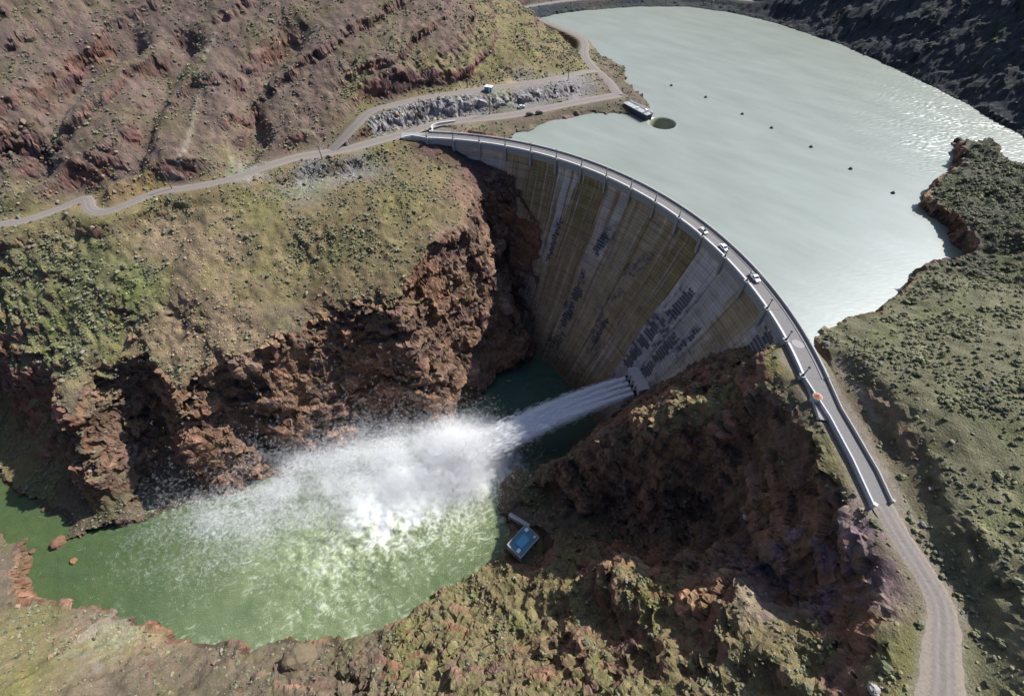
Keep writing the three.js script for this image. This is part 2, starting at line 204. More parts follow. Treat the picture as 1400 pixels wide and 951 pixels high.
function ground(x, z) {
  const far = sstep(-280, -360, z);
  // ribs and ledges: the smooth ground is looked up at a warped place
  const wx = x + 2.8 * fbm(x / 19 + 3, z / 19) * 2 + 1.3 * n2(x / 4.3, z / 4.3 + 9), wz = z + 2.8 * fbm(x / 19 - 40, z / 19 + 12) * 2 + 1.3 * n2(x / 4.3 + 77, z / 4.3);
  let h = H0(wx, wz);
  const e = 3, sx = (H0(wx + e, wz) - H0(wx - e, wz)) / (2 * e), sz = (H0(wx, wz + e) - H0(wx, wz - e)) / (2 * e), sl = Math.hypot(sx, sz);
  const st = sstep(0.6, 1.6, sl);
  // strata on the left hill: ledges that follow the height
  const hill = sstep(4, 10, h) * sstep(-40, -70, x) * (1 - far);
  if (hill > 0) { const q = (h + 0.26 * z + 3 * n2(x / 70, z / 70) + 1.1 * n2(x / 11, z / 11)) / 11, f = q - Math.floor(q), k = sstep(-0.5, 0.15, n2(x / 40 + 9, z / 40 + Math.floor(q) * 7.7)); h += hill * k * 3.6 * (sstep(0.36, 0.48, f) - f * 1.0 + 0.1); }
  if (x < -110 && z > -150 && z < 150) for (const rv of ravines) { let d = 1e9; for (let i = 1; i < rv.length; i++) { const [ax, az] = rv[i - 1], ex = rv[i][0] - ax, ez = rv[i][1] - az, t = clamp(((x - ax) * ex + (z - az) * ez) / (ex * ex + ez * ez), 0, 1); d = Math.min(d, Math.hypot(x - ax - ex * t, z - az - ez * t)); } if (d < 30) h -= 8.5 * Math.exp(-((d + 3 * n2(x / 12, z / 12)) ** 2) / 60) * sstep(-9, 4, h); }
  const head = sstep(70, 95, x) * sstep(-175, -195, z) * sstep(-345, -320, z); h += head * ((ridged(x / 14, z / 14, 3) - 0.6) * 7 + (ridged(x / 5, z / 5, 2) - 0.55) * 2.4);
  const rocky = 0.25 + 0.75 * st;
  { const zone = sstep(25, -5, x) * sstep(-95, -60, z); if (zone > 0 && h < -38 && h > YT) { const t = (h - YT) / 69, t2 = 1 - Math.pow(1 - t, 1.2); h = lerp(h, YT + 69 * t2, zone * 0.5); } }
  h += (ridged(x / 26, z / 26, 4) - 0.62) * (1.2 + 7 * st) * (1 - 0.6 * hill) * (0.55 + 0.45 * rocky);
  h += (ridged(x / 7 + 50, z / 7, 3) - 0.6) * (0.45 + 6.2 * st);
  h += (ridged(x / 2.6 + 5, z / 2.6 + 40, 2) - 0.55) * (0.12 + 1.9 * st);
  h += fbm(x / 3.1, z / 3.1, 3) * (0.22 + 1.3 * st) + dryRight(x, z) * (1 - sstep(-6, 2, h)) * ((ridged(x / 17 + 5, z / 17 + 30, 3) - 0.62) * 9.5 + (ridged(x / 5.5, z / 5.5 + 7, 3) - 0.6) * 3.2);
  // blocky breaks on the steep parts
  if (st > 0.05) { const bs = 3.4, q = (h + 0.3 * x + 0.22 * z) / bs + 0.8 * n2(x / 11, z / 11) + 0.3 * n2(x / 3, z / 3), f = q - Math.floor(q); h += st * bs * 0.9 * (sstep(0.3, 0.7, f) - f); }
  // the abutments meet the dam's downstream face along a line
  const r = Math.hypot(x, z), th = Math.atan2(x, -z) * 180 / Math.PI;
  if (z < 0 && r > 96 && r < 163 && th > -48 && th < 48) {
    if (r < 150.5) {
      const yF = yOfR(r), tl = table(CONTACT_L, yF), tr = table(CONTACT_R, yF), inside = Math.min(th - tl, tr - th) * r * Math.PI / 180;
      if (inside > 0) h = Math.min(h, yF - 1.2 - 0.6 * inside); else if (th < 0) h = Math.max(h, yF + 0.4 - 0.1 * inside); else h = lerp(Math.max(h, yF + 0.4 - 0.1 * inside), h, sstep(6, 16, -inside));
    } else if (th > -46 && th < 46) h = Math.min(h, -5);
  }
  // level pad for the powerhouse
  { const q = Math.hypot(x - 68.3, z + 24.5); if (q < 16) h = Math.min(h, YT + 2 + Math.max(0, q - 8.5) * 2.2); }
  // shores
  const dr = bil(sdRiv, 1, 0, x, z) + 1.6 * n2(x / 6, z / 6) + 0.6 * n2(x / 2.1, z / 2.1);
  if (z > -135) { if (dr > 0) h = Math.min(h, YT - 0.3 - 0.5 * dr); else { h = Math.max(h, YT + 0.15 + Math.min(3, -0.45 * dr)); h = Math.min(h, YT + 0.4 - 2.6 * dr + 3); } }
  const ds = bil(sdRes, 1, 0, x, z) + 1.4 * n2(x / 8 + 4, z / 8) + 0.5 * n2(x / 2.5, z / 2.5);
  if (z < -104) { if (ds > 0) h = Math.min(h, YR - 0.35 - 0.28 * ds); else if (ds > -30 && !(r < 163 && Math.abs(th) < 46)) h = Math.max(h, YR + 0.2 + Math.min(2.5, -0.3 * ds)); }
  const rl = roadList(x, z);
  if (rl.length) { let n = h, w = 1, flat = null; for (const [d, y] of rl) { if (d < 0.6) { if (!flat || d < flat[0]) flat = [d, y]; continue; } const u = sstep(0.6, 10, d), q = (1 - u) / Math.max(u, 1e-3) * 1.6; n += q * (y - 0.12); w += q; } if (!flat) { const rb = rubble(x, z); if (rb > 0) n += w * rb * ((ridged(x / 4.5, z / 4.5, 3) - 0.62) * 4.5 + 0.5 * n2(x / 1.6, z / 1.6)); } h = flat ? flat[1] - 0.12 - 0.05 * Math.max(0, -flat[0]) : n / w; }
  // the crest road's straight approach on the right
  return h;
}
function axis(stops) { const a = [stops[0][0]]; for (let i = 0; i < stops.length - 1; i++) { const [x0, s] = stops[i], x1 = stops[i + 1][0], n = Math.round((x1 - x0) / s); for (let k = 1; k <= n; k++) a.push(x0 + (x1 - x0) * k / n); } return Float32Array.from(a); }
const GX = axis([[-345, 3], [-250, 1.5], [-160, 1.0], [-90, 0.8], [175, 1.2], [240, 3], [345, 0]]), GZ = axis([[-660, 3.5], [-480, 2.2], [-340, 1.6], [-240, 1.0], [-135, 0.8], [160, 1.4], [200, 4], [260, 0]]);
const NX = GX.length, NZ = GZ.length;
console.log('ground grid', NX, NZ, NX * NZ, 'controls', NC);
const gpos = new Float32Array(NX * NZ * 3), gcol = new Float32Array(NX * NZ * 3), guv = new Float32Array(NX * NZ * 2), gh = new Float32Array(NX * NZ);
for (let j = 0; j < NZ; j++) for (let i = 0; i < NX; i++) gh[j * NX + i] = ground(GX[i], GZ[j]);
function cell(a, v) { let lo = 0, hi = a.length - 2; while (lo < hi) { const m = (lo + hi + 1) >> 1; if (a[m] <= v) lo = m; else hi = m - 1; } return lo; }
function groundY(x, z) { const i = cell(GX, x), j = cell(GZ, z), u = (x - GX[i]) / (GX[i + 1] - GX[i]), v = (z - GZ[j]) / (GZ[j + 1] - GZ[j]), o = j * NX + i; return lerp(lerp(gh[o], gh[o + 1], u), lerp(gh[o + NX], gh[o + NX + 1], u), v); }
const soils = [[112, 268, -7, 6, 0.46, 0.26, 0.12], [200, 250, -3, 9, 0.40, 0.24, 0.10], [170, 268, -7, 7, 0.36, 0.22, 0.11], [640, 116, 9, 8, 0.42, 0.34, 0.2], [690, 112, 9, 8, 0.42, 0.33, 0.16], [330, 222, 0, 9, 0.42, 0.40, 0.38], [805, 84, 4, 6, 0.44, 0.34, 0.2], [180, 300, -14, 8, 0.36, 0.29, 0.14], [640, 172, -1, 8, 0.34, 0.27, 0.19], [340, 585, -88, 9, 0.36, 0.2, 0.12], [620, 330, -22, 10, 0.33, 0.22, 0.15], [1000, 815, -30, 7, 0.38, 0.3, 0.2], [160, 860, -101, 12, 0.36, 0.32, 0.26]].map(p => { const v = at(p[0], p[1], p[2]); return [v.x, v.z, p[3], p[4], p[5], p[6]]; });
const paths = [[[235, 240, -3], [247, 200, 7], [258, 160, 14], [268, 110, 24], [280, 70, 32], [290, 35, 40]], [[1205, 590, 5], [1233, 635, 5], [1256, 665, 5], [1280, 708, 5], [1300, 755, 4.5], [1322, 800, 4], [1345, 850, 3.5]], [[1130, 42, 6], [1180, 54, 10], [1240, 76, 11], [1310, 97, 20]], [[1150, 480, 3], [1190, 520, 5], [1215, 560, 5]]].map(l => curveOf(l, 4));
const slopeAt = (x, z, e = 1.2) => Math.hypot(groundY(x + e, z) - groundY(x - e, z), groundY(x, z + e) - groundY(x, z - e)) / (2 * e);
for (let j = 0; j < NZ; j++) for (let i = 0; i < NX; i++) {
  const o = j * NX + i, x = GX[i], z = GZ[j], h = gh[o];
  const i0 = Math.max(0, i - 1), i1 = Math.min(NX - 1, i + 1), j0 = Math.max(0, j - 1), j1 = Math.min(NZ - 1, j + 1);
  const sx = (gh[j * NX + i1] - gh[j * NX + i0]) / (GX[i1] - GX[i0]), sz = (gh[j1 * NX + i] - gh[j0 * NX + i]) / (GZ[j1] - GZ[j0]), sl = Math.hypot(sx, sz);
  let r = bil(baseC, 4, 0, x, z), g = bil(baseC, 4, 1, x, z), b = bil(baseC, 4, 2, x, z);
  const n = fbm(x / 22 + 8, z / 22, 5), n1 = fbm(x / 5 + 1, z / 5 - 6, 4), n3 = fbm(x / 1.7, z / 1.7, 2);
  const sc = scree(x, z) * sstep(-0.35, 0.1, n); if (sc > 0) { const q = 0.75 + 0.5 * sstep(-0.4, 0.4, n3); r = lerp(r, 0.27 * q, sc); g = lerp(g, 0.18 * q, sc); b = lerp(b, 0.20 * q, sc); }
  const between = rubble(x, z); if (between > 0) { const q = 0.75 + 0.5 * sstep(-0.3, 0.3, n2(x / 1.9, z / 1.9)); r = lerp(r, 0.37 * q, between); g = lerp(g, 0.34 * q, between); b = lerp(b, 0.325 * q, between); }
  for (const [sx2, sz2, rad, cr, cg, cb] of soils) { const q = (x - sx2) ** 2 + (z - sz2) ** 2; if (q < rad * rad * 4) { const k = sstep(1.5, 0.4, Math.sqrt(q) / rad + 0.7 * n2(x / 3.3, z / 3.3)) * 0.85; r = lerp(r, cr, k); g = lerp(g, cg, k); b = lerp(b, cb, k); } }
  for (const p of paths) for (let q = 1; q < p.length; q++) { const ax = p[q - 1].x, az = p[q - 1].z; if (Math.abs(x - ax) > 9 || Math.abs(z - az) > 9) continue; const ex = p[q].x - ax, ez = p[q].z - az, t = clamp(((x - ax) * ex + (z - az) * ez) / (ex * ex + ez * ez), 0, 1), d = Math.hypot(x - ax - ex * t, z - az - ez * t) + 0.5 * n2(x / 2, z / 2); if (d < 1.3) { const k = 0.8 * (1 - sstep(0.4, 1.3, d)); r = lerp(r, 0.36, k); g = lerp(g, 0.31, k); b = lerp(b, 0.24, k); } }
  // soil, dry grass and green patches
  const gr = sstep(0.02, 0.3, n + 0.35 * n1); r = lerp(r, r * 0.92, gr); g = lerp(g, g * 1.02, gr); b = lerp(b, b * 0.78, gr);
  const pale = sstep(0.12, 0.42, fbm(x / 11 - 30, z / 11 + 4, 4) + 0.25 * n3); r = lerp(r, r * 1.35 + 0.02, pale * 0.7); g = lerp(g, g * 1.3 + 0.016, pale * 0.7); b = lerp(b, b * 1.3 + 0.014, pale * 0.7);
  // bare rock on steep ground: banded reds, browns and greys
  const dry = Math.max(dryRight(x, z), scree(x, z) * 2) * (z > -100 ? 1 : 0), rock = sstep(1.0 + 0.45 * dry, 1.75 + 0.5 * dry, sl + 0.5 * n1);
  if (rock > 0) { const band = fbm(x / 30 + h / 9, h / 4 + z / 40, 4), q = sstep(-0.25, 0.3, band), red = sstep(-0.1, 0.35, fbm(x / 28 + 90, z / 28, 3) + (z > -10 && x < 20 ? 0.08 : 0)); let R = lerp(0.185, 0.35, q), G = lerp(0.115, 0.212, q), B = lerp(0.085, 0.13, q); R = lerp(R, 0.40, red * 0.55); G = lerp(G, 0.195, red * 0.55); B = lerp(B, 0.105, red * 0.55); const onHill = sstep(-100, -135, x) * (z > -330 ? 1 : 0); R = lerp(R, R * 0.78, onHill); G = lerp(G, G * 0.72, onHill); B = lerp(B, B * 0.86, onHill); const own = sstep(0.2, 0.27, b); R = lerp(R, r, own); G = lerp(G, g, own); B = lerp(B, b, own); if (z < -330) { R = 0.06; G = 0.066; B = 0.075; } r = lerp(r, R, rock); g = lerp(g, G, rock); b = lerp(b, B, rock); }  // far shore rock: shade and haze put into its blue-grey
  const [d, ] = d0(x, z);
  if (d < 2.2) { const k = 1 - sstep(-0.5, 2.2, d + 1.2 * n1); r = lerp(r, 0.33, k * 0.8); g = lerp(g, 0.28, k * 0.8); b = lerp(b, 0.23, k * 0.8); }
  const f = 1 + 0.42 * n3 + 0.22 * n1; r *= f; g *= f; b *= f;
  // wet, weed-stained rock at the water's edge
  if (h < YT + 1.2 && z > -135) { r *= 0.55; g *= 0.55; b *= 0.5; }
  gpos[3 * o] = x; gpos[3 * o + 1] = h; gpos[3 * o + 2] = z; gcol[3 * o] = Math.max(0.01, r); gcol[3 * o + 1] = Math.max(0.01, g); gcol[3 * o + 2] = Math.max(0.01, b); guv[2 * o] = (x + 0.8 * h) / 24; guv[2 * o + 1] = (z - 0.6 * h) / 24;
}
function d0(x, z) { return nearRoad(x, z); }
const hash3 = (i, j, k) => { let h = Math.imul(i, 374761393) ^ Math.imul(j, 668265263) ^ Math.imul(k, 1274126177); h = Math.imul(h ^ (h >>> 13), 1274126177); return ((h ^ (h >>> 16)) >>> 0) / 4294967296; };
function blockAt(x, y, z) {                                             // which fractured block a place belongs to: a number of its own
  const X = Math.floor(x), Y = Math.floor(y), Z = Math.floor(z); let b = 1e9, v = 0;
  for (let i = -1; i <= 1; i++) for (let j = -1; j <= 1; j++) for (let k = -1; k <= 1; k++) { const a = X + i, c = Y + j, e = Z + k, dx = a + hash3(a, c, e) - x, dy = c + hash3(a + 71, c, e) - y, dz = e + hash3(a, c + 37, e) - z, d = dx * dx + dy * dy + dz * dz; if (d < b) { b = d; v = hash3(a + 5, c + 9, e + 3); } }
  return v;
}
// long edges on steep faces are split, then every vertex there moves with the block of rock that it belongs to
function craggy(P, Cc, U, I) {
  let nv = P.length / 3; const cap = nv + 1500000, pos = new Float32Array(cap * 3), col = new Float32Array(cap * 3), uv = new Float32Array(cap * 2); pos.set(P); col.set(Cc); uv.set(U); let tri = I;
  const cp = camera.position;
  for (let pass = 0; pass < 3; pass++) {
    const mid = new Map(), out = new Uint32Array(tri.length * 4); let k = 0;
    const m = (a, b) => { if (a > b) { const t = a; a = b; b = t; } const dx = pos[3 * a] - pos[3 * b], dy = pos[3 * a + 1] - pos[3 * b + 1], dz = pos[3 * a + 2] - pos[3 * b + 2], l2 = dx * dx + dy * dy + dz * dz; if (l2 < 2.2 || Math.abs(dy) < 1.1) return -1; const d2 = (pos[3 * a] - cp.x) ** 2 + (pos[3 * a + 2] - cp.z) ** 2; if (l2 < d2 * 4.2e-5 || d2 > 150000) return -1; const key = a * 4194304 + b; let v = mid.get(key); if (v === undefined) { if (nv >= cap) return -1; v = nv++; for (let q = 0; q < 3; q++) { pos[3 * v + q] = (pos[3 * a + q] + pos[3 * b + q]) / 2; col[3 * v + q] = (col[3 * a + q] + col[3 * b + q]) / 2; } uv[2 * v] = (uv[2 * a] + uv[2 * b]) / 2; uv[2 * v + 1] = (uv[2 * a + 1] + uv[2 * b + 1]) / 2; mid.set(key, v); } return v; };
    const put = (a, b, c) => { out[k++] = a; out[k++] = b; out[k++] = c; };
    for (let t = 0; t < tri.length; t += 3) { let a = tri[t], b = tri[t + 1], c = tri[t + 2]; const x = m(a, b), y = m(b, c), z = m(c, a), n = (x >= 0) + (y >= 0) + (z >= 0);
      if (n === 0) put(a, b, c); else if (n === 3) { put(a, x, z); put(x, b, y); put(z, y, c); put(x, y, z); }
      else if (n === 1) { if (x >= 0) { put(a, x, c); put(x, b, c); } else if (y >= 0) { put(b, y, a); put(y, c, a); } else { put(c, z, b); put(z, a, b); } }
      else if (x < 0) { put(c, z, y); put(z, a, y); put(a, b, y); } else if (y < 0) { put(a, x, z); put(x, b, z); put(b, c, z); } else { put(b, y, x); put(y, c, x); put(c, a, x); } }
    tri = out.slice(0, k);
  }
  const g = new THREE.BufferGeometry(); g.setAttribute('position', new THREE.BufferAttribute(pos.slice(0, nv * 3), 3)); g.setIndex(new THREE.BufferAttribute(tri, 1)); g.computeVertexNormals(); const N = g.attributes.normal.array, Q = g.attributes.position.array;
  for (let v = 0; v < nv; v++) { const ny = N[3 * v + 1], st = sstep(0.22, 0.5, 1 - ny); if (st <= 0) continue; const x = Q[3 * v], y = Q[3 * v + 1], z = Q[3 * v + 2]; if (nearRoad(x, z)[0] < 2) continue;
    const wx = x + 0.9 * n2(y / 3, z / 3), wz = z + 0.9 * n2(x / 3 + 9, y / 3), bed = y + 0.34 * x + 0.26 * z, big = blockAt((wx - 0.3 * y) / 9.5, bed / 3.4, (wz - 0.25 * y) / 6.5), sm = blockAt((wx - 0.3 * y) / 3.0 + 40, bed / 1.15, wz / 2.4), huge = blockAt((wx - 0.3 * y) / 15 + 7, bed / 8.5, (wz - 0.25 * y) / 11), d = st * ((huge - 0.5) * 5.0 * (1 - 0.75 * sstep(-100, -135, x)) * (1 - 0.5 * sstep(30, 60, x)) + (big - 0.5) * 1.9 + (sm - 0.5) * 0.5);
    Q[3 * v] += N[3 * v] * d; Q[3 * v + 1] += Math.min(ny, 0.5) * d; Q[3 * v + 2] += N[3 * v + 2] * d;
    const f = lerp(1, (0.78 + 0.4 * huge) * (0.8 + 0.4 * big) * (0.9 + 0.2 * sm), st); col[3 * v] *= f; col[3 * v + 1] *= f * lerp(1, 0.94 + 0.12 * sm, st); col[3 * v + 2] *= f * lerp(1, 0.88 + 0.24 * big, st); }
  g.setAttribute('color', new THREE.BufferAttribute(col.slice(0, nv * 3), 3)); g.setAttribute('uv', new THREE.BufferAttribute(uv.slice(0, nv * 2), 2)); g.computeVertexNormals(); console.log('ground triangles', tri.length / 3); return g;
}
{
  const idx = new Uint32Array((NX - 1) * (NZ - 1) * 6); let k = 0;
  for (let j = 0; j < NZ - 1; j++) for (let i = 0; i < NX - 1; i++) { const a = j * NX + i, b = a + 1, c = a + NX, d = c + 1; if (Math.abs(gh[a] - gh[d]) < Math.abs(gh[b] - gh[c])) { idx[k++] = a; idx[k++] = c; idx[k++] = d; idx[k++] = a; idx[k++] = d; idx[k++] = b; } else { idx[k++] = a; idx[k++] = c; idx[k++] = b; idx[k++] = b; idx[k++] = c; idx[k++] = d; } }
  const g = craggy(gpos, gcol, guv, idx);
  const grain = dataTex(1024, 1024, (x, y, c) => { const u = x / 1024 * 64, v = y / 1024 * 64; const a = tile(u, v, 64, 3), s = tile(u * 4 + 3, v * 4, 256, 2); const q = 0.78 + 0.42 * a + 0.3 * s; c[0] = enc(q * 0.8); c[1] = enc(q * 0.79); c[2] = enc(q * 0.77); }, true);
  const bump = dataTex(1024, 1024, (x, y, c) => { const u = x / 1024 * 64, v = y / 1024 * 64; const q = 0.5 + 0.35 * tile(u * 0.5 + 9, v * 0.5, 32, 3) + 0.25 * tile(u * 2, v * 2, 128, 2); c[0] = c[1] = c[2] = 255 * q; });
  function tile(u, v, per, o) { let s = 0, a = 0.6, f = 1; for (let k = 0; k < o; k++) { const P = per * f, x = ((u * f) % P + P) % P, y = ((v * f) % P + P) % P, bx0 = sstep(P - 4, P, x), by0 = sstep(P - 4, P, y); const s0 = n2(x + k * 13, y), s1 = n2(x - P + k * 13, y), s2 = n2(x + k * 13, y - P), s3 = n2(x - P + k * 13, y - P); s += a * lerp(lerp(s0, s1, bx0), lerp(s2, s3, bx0), by0); a *= 0.55; f *= 2; } return s; }
  const m = new THREE.MeshStandardMaterial({ vertexColors: true, map: grain, bumpMap: bump, bumpScale: 0.35, roughness: 1, flatShading: true });
  const t = mesh('terrain', g, m); tag(t, null, null, null, 'structure');
}
// ---------------------------------------------------------------- roads
const asphalt = (() => { const t = dataTex(512, 512, (x, y, c) => { const q = 0.85 + 0.2 * fbm(x / 40, y / 40, 4) + 0.16 * n2(x / 2.3, y / 2.3) - 0.13 * sstep(0.1, 0.3, fbm(x / 90 + 5, y / 14, 3)); const u = x / 512 * 9 - 5, tr = Math.exp(-(((Math.abs(u) - 1.0 - 0.12 * n2(y / 60, 3)) / 0.42) ** 2)), dust = sstep(1.6, 2.6, Math.abs(u) + 0.5 * n2(x / 30, y / 30)), q2 = q * (1 + 0.22 * tr - 0.06 * (Math.abs(u) < 0.6 ? 1 : 0)); c[0] = enc(lerp(0.225, 0.30, dust) * q2); c[1] = enc(lerp(0.195, 0.25, dust) * q2); c[2] = enc(lerp(0.17, 0.195, dust) * q2); }, true); return new THREE.MeshStandardMaterial({ map: t, roughness: 0.95 }); })();
roads.forEach((r, ri) => {
  const n = r.pts.length, cols = 7, pos = [], uv = [], idx = [];
  let len = 0;
  for (let i = 0; i < n; i++) { const a = r.pts[Math.max(0, i - 1)], b = r.pts[Math.min(n - 1, i + 1)], tx = b.x - a.x, tz = b.z - a.z, l = Math.hypot(tx, tz), w = r.w(i / (n - 1)); if (i) len += r.pts[i].distanceTo(r.pts[i - 1]); for (let c = 0; c < cols; c++) { const s = (c / (cols - 1) * 2 - 1), edge = Math.abs(s) > 0.9 ? 0.55 * n2(i * 0.6 + 40 * ri, s * 9) : 0, q = s * (w + 0.3 + edge), x = r.pts[i].x - tz / l * q, z = r.pts[i].z + tx / l * q; pos.push(x, r.pts[i].y + 0.06 * (1 - s * s) + 0.03 + (Math.abs(s) > 0.9 ? -0.16 : 0), z); uv.push((q + 5) / 9, len / 9); } }
  for (let i = 0; i < n - 1; i++) for (let c = 0; c < cols - 1; c++) { const a = i * cols + c, b = a + 1, d = a + cols, e = d + 1; idx.push(a, b, d, b, e, d); }
  const g = new THREE.BufferGeometry(); g.setAttribute('position', new THREE.Float32BufferAttribute(pos, 3)); g.setAttribute('uv', new THREE.Float32BufferAttribute(uv, 2)); g.setIndex(idx); g.computeVertexNormals();
  tag(mesh('road', g, asphalt), null, null, null, 'structure');
});
// ---------------------------------------------------------------- reservoir
const HOLE = { x: -38.2, z: -227.2, r: 8.6 };
{
  const s = new THREE.Shape(resv.map(([x, z]) => { const c = [x, z]; return new THREE.Vector2(c[0], -c[1]); }));
  // push the outline a little under the banks
  const pts = resv.map(([x, z], i) => { const a = resv[(i + resv.length - 1) % resv.length], b = resv[(i + 1) % resv.length]; let nx = b[1] - a[1], nz = -(b[0] - a[0]); const l = Math.hypot(nx, nz); nx /= l; nz /= l; if (sdPoly(resv, x + nx * 0.5, z + nz * 0.5) > 0) { nx = -nx; nz = -nz; } const dam = Math.hypot(x, z) < 159 && z < -100 && x < 106; const q = dam ? 0 : 4.5; return new THREE.Vector2(x + nx * q, -(z + nz * q)); });
  const sh = new THREE.Shape(pts); const hole = new THREE.Path(); hole.absarc(HOLE.x, -HOLE.z, HOLE.r, 0, Math.PI * 2, true); sh.holes.push(hole);
  const g = new THREE.ShapeGeometry(sh, 48).rotateX(-Math.PI / 2); const p = g.attributes.position, uv = new Float32Array(p.count * 2); for (let i = 0; i < p.count; i++) { uv[2 * i] = (p.getX(i) + 320) / 620; uv[2 * i + 1] = (p.getZ(i) + 560) / 620; } g.setAttribute('uv', new THREE.BufferAttribute(uv, 2));
  // milky silt, drawn out in faint streaks
  const col = dataTex(1024, 1024, (i, j, c) => { const x = -320 + (i + 0.5) / 1024 * 620, z = -560 + (j + 0.5) / 1024 * 620; const s = 0.05 * fbm(x / 34 + z / 60, z / 12, 4);
    const r = 0.236 + s, g2 = 0.262 + s, b = 0.222 + s; c[0] = enc(r); c[1] = enc(g2); c[2] = enc(b); }, true);
  function sdPolyFast(x, z) { return bil(sdRes, 1, 0, x, z); }
  col.wrapS = col.wrapT = THREE.ClampToEdgeWrapping;
  const bumpT = dataTex(2048, 2048, (i, j, c) => { const x = -320 + i / 2048 * 620, z = -560 + j / 2048 * 620; const wind = sstep(-10, 70, x - 0.25 * (z + 350)) * sstep(-262, -330, z) * (0.45 + 0.55 * sstep(-0.2, 0.25, fbm(x / 30 + 0.4 * z / 30, z / 14, 3))); const s = n2(x / 1.5 + 0.4 * z, z / 2.1) + 0.7 * n2(x / 3.3, z / 4.1 + 9); c[0] = c[1] = c[2] = 128 + 58 * s * (0.045 + 0.955 * wind); });
  bumpT.wrapS = bumpT.wrapT = THREE.ClampToEdgeWrapping;
  const m = new THREE.MeshPhysicalMaterial({ map: col, roughness: 0.36, bumpMap: bumpT, bumpScale: 0.9, ior: 1.33 });
  const w = mesh('reservoir_water', g, m); w.position.y = YR; tag(w, null, null, null, 'structure');
}
